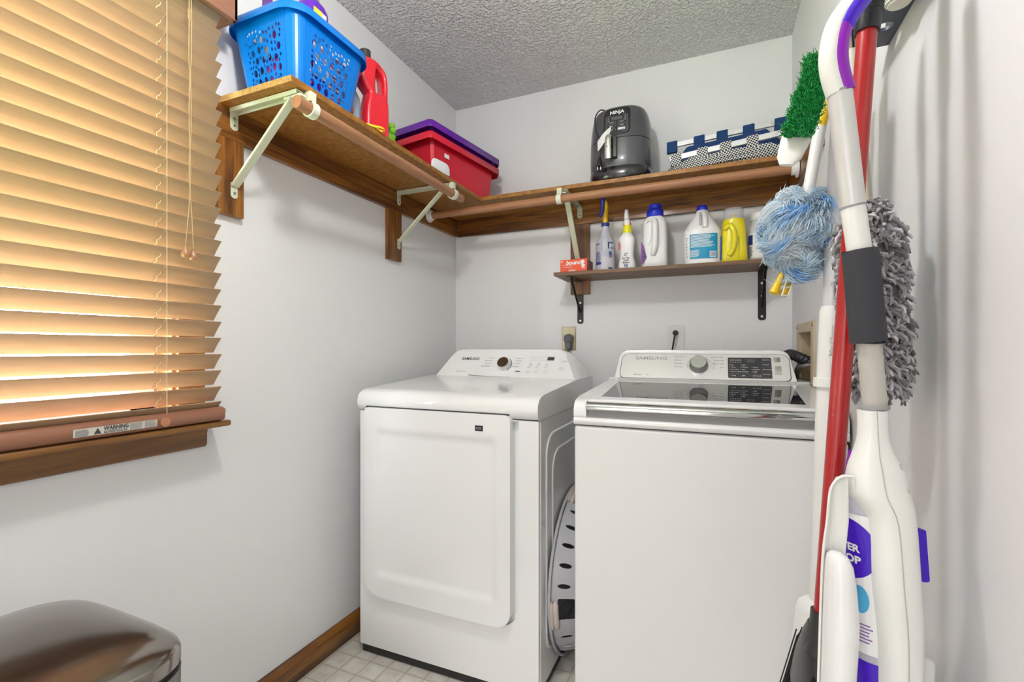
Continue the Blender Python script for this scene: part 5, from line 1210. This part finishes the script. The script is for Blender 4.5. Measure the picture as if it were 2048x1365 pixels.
# flared shroud widening along y, then bristles
shr = []
for z, wy, wx, oy in ((.735, .016, .014, 0), (.71, .030, .017, .012), (.66, .060, .018, .03), (.60, .085, .018, .045)):
    p = V(.142-(.743-z)*.07, .806+oy, z); shr.append([p+R_*0+V(wx*math.cos(a), wy*math.sin(a), 0) for a in [2*math.pi*i/24 for i in range(24)]])
loft('shroud', shr, M_bh, br)
mb = MB(); random.seed(5)
for k in range(520):
    u = random.uniform(-1, 1); w_ = random.uniform(-1, 1); p = V(.140+w_*.013, .845+u*.075, .63+random.uniform(-.01, .04)); e_ = V(.118+w_*.030, .865+u*.13, .42+random.uniform(-.015, .015))
    mb.tube([p, p.lerp(e_, .5)+V(-.003, 0, 0), e_], [.0011, .001, .0007], 4)
mb.build('bristles', M_black, br)
# --- dustpan
dp_ = thing('dustpan', 'white plastic dustpan hanging in front of the red broom', 'dustpan', (.14, .712, .8))
DL = [(.166, .972), (.158, .9705), (.150, .966), (.143, .955), (.1405, .940), (.138, .91), (.134, .872), (.131, .815), (.128, .71), (.125, .62)]
rgs = []
for i, (xl, z) in enumerate(DL):
    t = min(1, i/4)
    xr = .1655 if i < 6 else .162
    rgs.append((xl, xr, z))
# back pan: a curved sheet with a raised lip
vs = []; fs = []; NN = 12
for i, (xl, xr, z) in enumerate(rgs):
    for j in range(NN+1):
        t = j/NN; x = xl+(xr-xl)*t; bulge = .010*math.sin(math.pi*t)
        c0 = V(x, .712+(x-.14)*.43, z)+F_*(.010+bulge if i > 1 else .012)
        vs.append(c0)
for i in range(len(rgs)-1):
    for j in range(NN): a = i*(NN+1)+j; fs.append((a, a+1, a+NN+2, a+NN+1))
o = link('pan', mesh(vs, fs), M_mw, dp_, smooth=True); so = o.modifiers.new('s', 'SOLIDIFY'); so.thickness = .0025
tube('lip', smooth_path([V(.168, .724, .970)+F_*.004, V(.158, .720, .9705)+F_*.006, V(.150, .716, .966)+F_*.008, V(.143, .713, .955)+F_*.008, V(.1405, .712, .94)+F_*.008, V(.138, .711, .91)+F_*.008, V(.1335, .709, .872)+F_*.008, V(.131, .708, .815)+F_*.008, V(.128, .707, .71)+F_*.008, V(.125, .706, .62)+F_*.008], 5), .0016, M_mw, dp_, 8)
bl2 = []
for z, xl, xr, dd in ((.876, .139, .148, .006), (.872, .135, .155, .012), (.860, .1335, .1605, .017), (.83, .132, .164, .020), (.79, .131, .1665, .022), (.75, .130, .165, .022), (.70, .1285, .1615, .022), (.62, .126, .158, .022)):
    cxm = (xl+xr)/2; hw = (xr-xl)/2/R_.x; c0 = V(cxm, .712+(cxm-.14)*.43, z)
    bl2.append([c0+R_*hw*math.cos(a)+F_*dd*math.sin(a) for a in [2*math.pi*i/30 for i in range(30)]])
loft('hood', bl2, mat('gloss_white', (.80, .80, .80), .12, coat=.6), dp_)
# --- white mop with square base
wm = thing('white_mop', 'white-handled mop with plastic collar hanging behind the red broom', 'mop', (.2, 1.06, .6))
tube('pole', [V(.232, 1.077, 1.69), V(.219, 1.072, 1.514), V(.2075, 1.067, 1.205)], .0155, mat('mop_pole_grey', (.66, .66, .70), .35, metal=.1), wm, 24)
tube('sleeve', [V(.2078, 1.067, 1.215), V(.2075, 1.067, 1.205), V(.2022, 1.064, 1.078), V(.188, 1.058, .645)], [.0165, .0195, .0195, .0180], M_whitep, wm, 28)
mb = MB(); mb.tube([V(.2022, 1.064, 1.078), V(.2012, 1.0635, 1.060)], .0245, 28); mb.build('collar', M_whitep, wm, bevel=.001)
text('Mr.Clean', .016, lambda x, y, z=0: V(.2075-.0053*(-(x)/.13), 1.067, 1.15+x)-F_*(.0195+z)*math.cos(y/.0195)-R_*(.0195+z)*math.sin(y/.0195+.3), mat('emboss', (.62, .62, .64), .4), wm, -.03, 0)
screw(None, V(.2022, 1.064, 1.082)-F_*.0193-R_*.006, -F_, .003, M_steel, wm)
loft('head_block', [ring(.183, 1.058, z, rx, ry, 3.5, 28, math.radians(23)) for z, rx, ry in ((.655, .018, .018), (.648, .030, .022), (.635, .034, .025), (.50, .050, .030), (.35, .060, .032), (.345, .055, .03))], M_whitep, wm)
# --- grey fluffy duster
gd = thing('chenille_duster', 'grey chenille loop duster head hanging against the right wall', 'duster', (.23, .9, 1.2))
tube('handle', [V(.198, .889, 1.70), V(.199, .889, 1.62), V(.221, .899, 1.36)], .0095, mat('duster_steel', (.5, .46, .38), .2, metal=1), gd, 20)
tube('handle_collar', [V(.198, .889, 1.60), V(.2, .89, 1.558)], [.013, .0125], M_creamp, gd, 20)
loft('handle_end', [ring(.205, .898, z, r, r*.8, 2, 24) for z, r in ((1.675, .006), (1.66, .012), (1.62, .016), (1.585, .014), (1.565, .009), (1.555, .004))], M_mw, gd)
random.seed(21)
gc0, gc1 = V(.222, .898, 1.365), V(.238, .906, 1.068); ga = (gc1-gc0).normalized(); gL = (gc1-gc0).length
e1 = R_.copy(); e2 = ga.cross(e1).normalized()
def grad(t): return .036*(min(1, .30+max(0, t)*5))*(1 if t < .85 else math.sqrt(max(0.05, 1-((t-.85)/.17)**2)))
loft('duster_core', [[gc0+ga*gL*t+(e1*math.cos(a)*1.12+e2*math.sin(a)*.70)*grad(t) for a in [2*math.pi*i/20 for i in range(20)]] for t in [i/12 for i in range(13)]], mat('chenille_core', (.13, .12, .12), .95), gd)
mb = MB()
for k in range(1900):
    t = random.random(); a = random.uniform(0, 2*math.pi); r = grad(t)
    dd = e1*math.cos(a)*1.0+e2*math.sin(a)*.62; p = gc0+ga*gL*t+dd*r*.98; tw = Vector([random.gauss(0, 1) for _ in range(3)]).normalized()
    nd = (dd.normalized()*.9+ga*random.uniform(-.3, .9)+tw*.55).normalized(); L_ = random.uniform(.012, .020); bend = ga*.006+tw*.005
    q1 = p+nd*L_*.5+bend*.3; q2 = p+nd*L_*.85+bend; q3 = p+nd*L_*.7+bend*2.0
    if q2.x > XR-.004: continue
    mb.tube([p, q1, q2, q3], [.0018, .0027, .0026, .0014], 5, mi=random.choice((0, 0, 1, 2)))
mb.build('chenille_loops', [mat('chenille_a', (.36, .355, .37), .95), mat('chenille_b', (.19, .18, .18), .95), mat('chenille_c', (.55, .54, .57), .95)], gd, smooth=True)
gd.children[-1]['kind'] = 'stuff'
# --- blue feather duster
bd = thing('blue_duster', 'fluffy pale blue duster on a white and yellow handle', 'duster', (.16, 1.1, 1.25))
tube('handle', smooth_path([V(.226, 1.128, 1.69), V(.2, 1.118, 1.59), V(.198, 1.117, 1.575)], 3), .011, M_yel, bd, 18, label='yellow upper handle')
tube('extension_tube', [V(.198, 1.117, 1.58), V(.178, 1.109, 1.459), V(.163, 1.102, 1.40)], [.0115, .0110, .0105], M_whitep, bd, 20)
mb = MB(); mb.tube([V(.140, 1.090, 1.32), V(.128, 1.086, 1.285), V(.112, 1.079, 1.246)], [.004, .005, .009], 12); mb.tube([V(.150, 1.094, 1.275), V(.128, 1.086, 1.243)], [.003, .008], 10); mb.build('fork_tip', M_yel, bd, smooth=True, label='yellow fork tip')
mb = MB()
for s in (-1, 1): mb.tube([V(.155, 1.085, 1.32)+R_*s*.008, V(.132, 1.076, 1.24)+R_*s*.006], .0018, 8)
for i in range(6): p = V(.155, 1.085, 1.32).lerp(V(.132, 1.076, 1.24), i/5); mb.tube([p-R_*.008, p+R_*.007], .0014, 6)
mb.build('fork_ladder', M_creamp, bd, smooth=True)
random.seed(31); mb = MB()
M_fl = [translucent('fluff_pale', (.70, .85, .98), (.85, .94, 1), .6, .9), translucent('fluff_blue', (.33, .65, .95), (.45, .75, 1), .55, .9), translucent('fluff_white', (.88, .94, .99), (.97, .99, 1), .6, .9)]
hc = V(.158, 1.098, 1.368); up_ = V(.25, .1, 1).normalized()
def outline_r(a):   # head outline radius by angle in the image plane (right, up)
    tbl = [(-180, .076), (-150, .082), (-120, .092), (-100, .100), (-80, .098), (-60, .072), (-30, .062), (0, .066), (20, .080), (40, .098), (60, .098), (90, .082), (120, .092), (140, .088), (160, .070), (180, .076)]
    a = (a+180) % 360-180
    for (a0, r0_), (a1, r1_) in zip(tbl, tbl[1:]):
        if a0 <= a <= a1: return r0_+(r1_-r0_)*(a-a0)/(a1-a0)
    return .07
def bsurf(a, b):   # a: angle in the facing plane (deg), b: -1..1 front to back
    rr = outline_r(a)*.86*math.sqrt(max(0, 1-b*b)); aa = math.radians(a)
    p = hc+R_*math.cos(aa)*rr+V(0, 0, 1)*math.sin(aa)*rr+F_*b*.055
    return p+(p-hc)*.22*noise.noise(p*26)+(p-hc).normalized()*.012*noise.noise(p*60)
for c_ in range(7600):
    a = random.uniform(-180, 180); b = random.choice((-1, -1, 1))*random.random()**.6; P0 = bsurf(a, b)
    nn = (P0-hc).normalized(); cell = Vector([round(q*38)/38 for q in P0]); fl = Vector([noise.noise(P0*15+Vector((k*31.7, 5, 1))) for k in range(3)])+V(0, 0, -.22)
    fl = (fl-nn*fl.dot(nn)).normalized(); fl2 = fl.cross(nn)
    L_ = random.uniform(.018, .040); ln = noise.noise(P0*40)*.5+.5; cv = noise.noise(P0*22)*1.4
    tone = noise.noise(P0*30+V(9, 9, 9)); mi = 1 if tone < -.22 else (2 if tone > .12 else 0)
    if random.random() < .25: mi = random.choice((0, 2))
    jit = Vector([random.gauss(0, .0016) for _ in range(3)]); P0 = P0-nn*.006
    P1 = P0+fl*L_*.33+nn*(.004+.010*ln)+jit; P2 = P0+(fl+fl2*cv*.35)*L_*.66+nn*(.006+.010*ln)+jit; P3 = P0+(fl+fl2*cv*.8)*L_+nn*(.003+.006*ln)+jit*2
    if random.random() < .05: P3 += nn*.012
    mb.tube(smooth_path([P0, P1, P2, P3], 2), [.0005, .0008, .0009, .0008, .0007, .0005, .0002], 3, mi=mi, cap=False)
mb.build('fluff', M_fl, bd, smooth=True); bd.children[-1]['kind'] = 'stuff'
loft('fluff_core', [[bsurf(a, b)-(bsurf(a, b)-hc).normalized()*.003 for a in range(-180, 180, 4)] for b in [q/12 for q in range(-12, 13)]], M_fl[0], bd)
# --- green brush
gb = thing('hand_brush', 'white hand brush with bright green bristles hanging from the rack', 'brush', (.16, 1.03, 1.5))
A0, A1 = V(.192, 1.037, 1.675), V(.133, 1.012, 1.480); aD = (A1-A0).normalized(); nD = (-F_*.80-R_*.60); nD = (nD-aD*nD.dot(aD)).normalized(); bD = aD.cross(nD).normalized(); aL = (A1-A0).length
rg = []
for t, w_, th in ((-.06, .010, .008), (.0, .018, .010), (.12, .024, .011), (.5, .0255, .011), (.8, .025, .010), (.95, .021, .008), (1.02, .012, .005)):
    c0 = A0+aD*aL*t+bD*(.006*t); rg.append([c0+bD*w_*math.copysign(abs(math.cos(q))**.7, math.cos(q))+nD*th*math.sin(q) for q in [2*math.pi*i/28 for i in range(28)]])
loft('brush_block', rg, M_mw, gb)
tube('handle', smooth_path([A0+aD*.02, A0-aD*.03, V(.212, 1.047, 1.735)], 4), [.016, .012, .012], M_mw, gb, 18, flat=.6)
mb = MB(); random.seed(8)
for k in range(5200):
    t = random.uniform(.04, .78); w_ = random.uniform(-.021, .019); p = A0+aD*aL*t+bD*w_+nD*.008; L_ = .026+random.uniform(-.004, .003)
    e_ = p+nD*L_+Vector([random.gauss(0, .004) for _ in range(3)])+bD*w_*.22+aD*.004; m1 = p.lerp(e_, .6)+Vector([random.gauss(0, .0026) for _ in range(3)])
    mb.tube([p, m1, e_], [.0007, .0008, .0006], 3, mi=0 if random.random() < .7 else 1)
mb.build('bristles', [mat('bristle_green', (.01, .33, .07), .55), mat('bristle_light', (.05, .55, .16), .55)], gb)
gb.children[-1]['kind'] = 'stuff'

# group phrases for repeats
for o in list(C.objects):
    if o.parent is None:
        if o.name.startswith('water_hose'): o['group'] = 'grey water hoses at the supply box'
        if o.name.startswith('closet_rod'): o['group'] = 'wooden closet rods under the shelves'
        if o.name.startswith('power_outlet'): o['group'] = 'outlets on the back wall'
        if o.name.startswith('storage_bin'): o['group'] = 'nested storage bins'
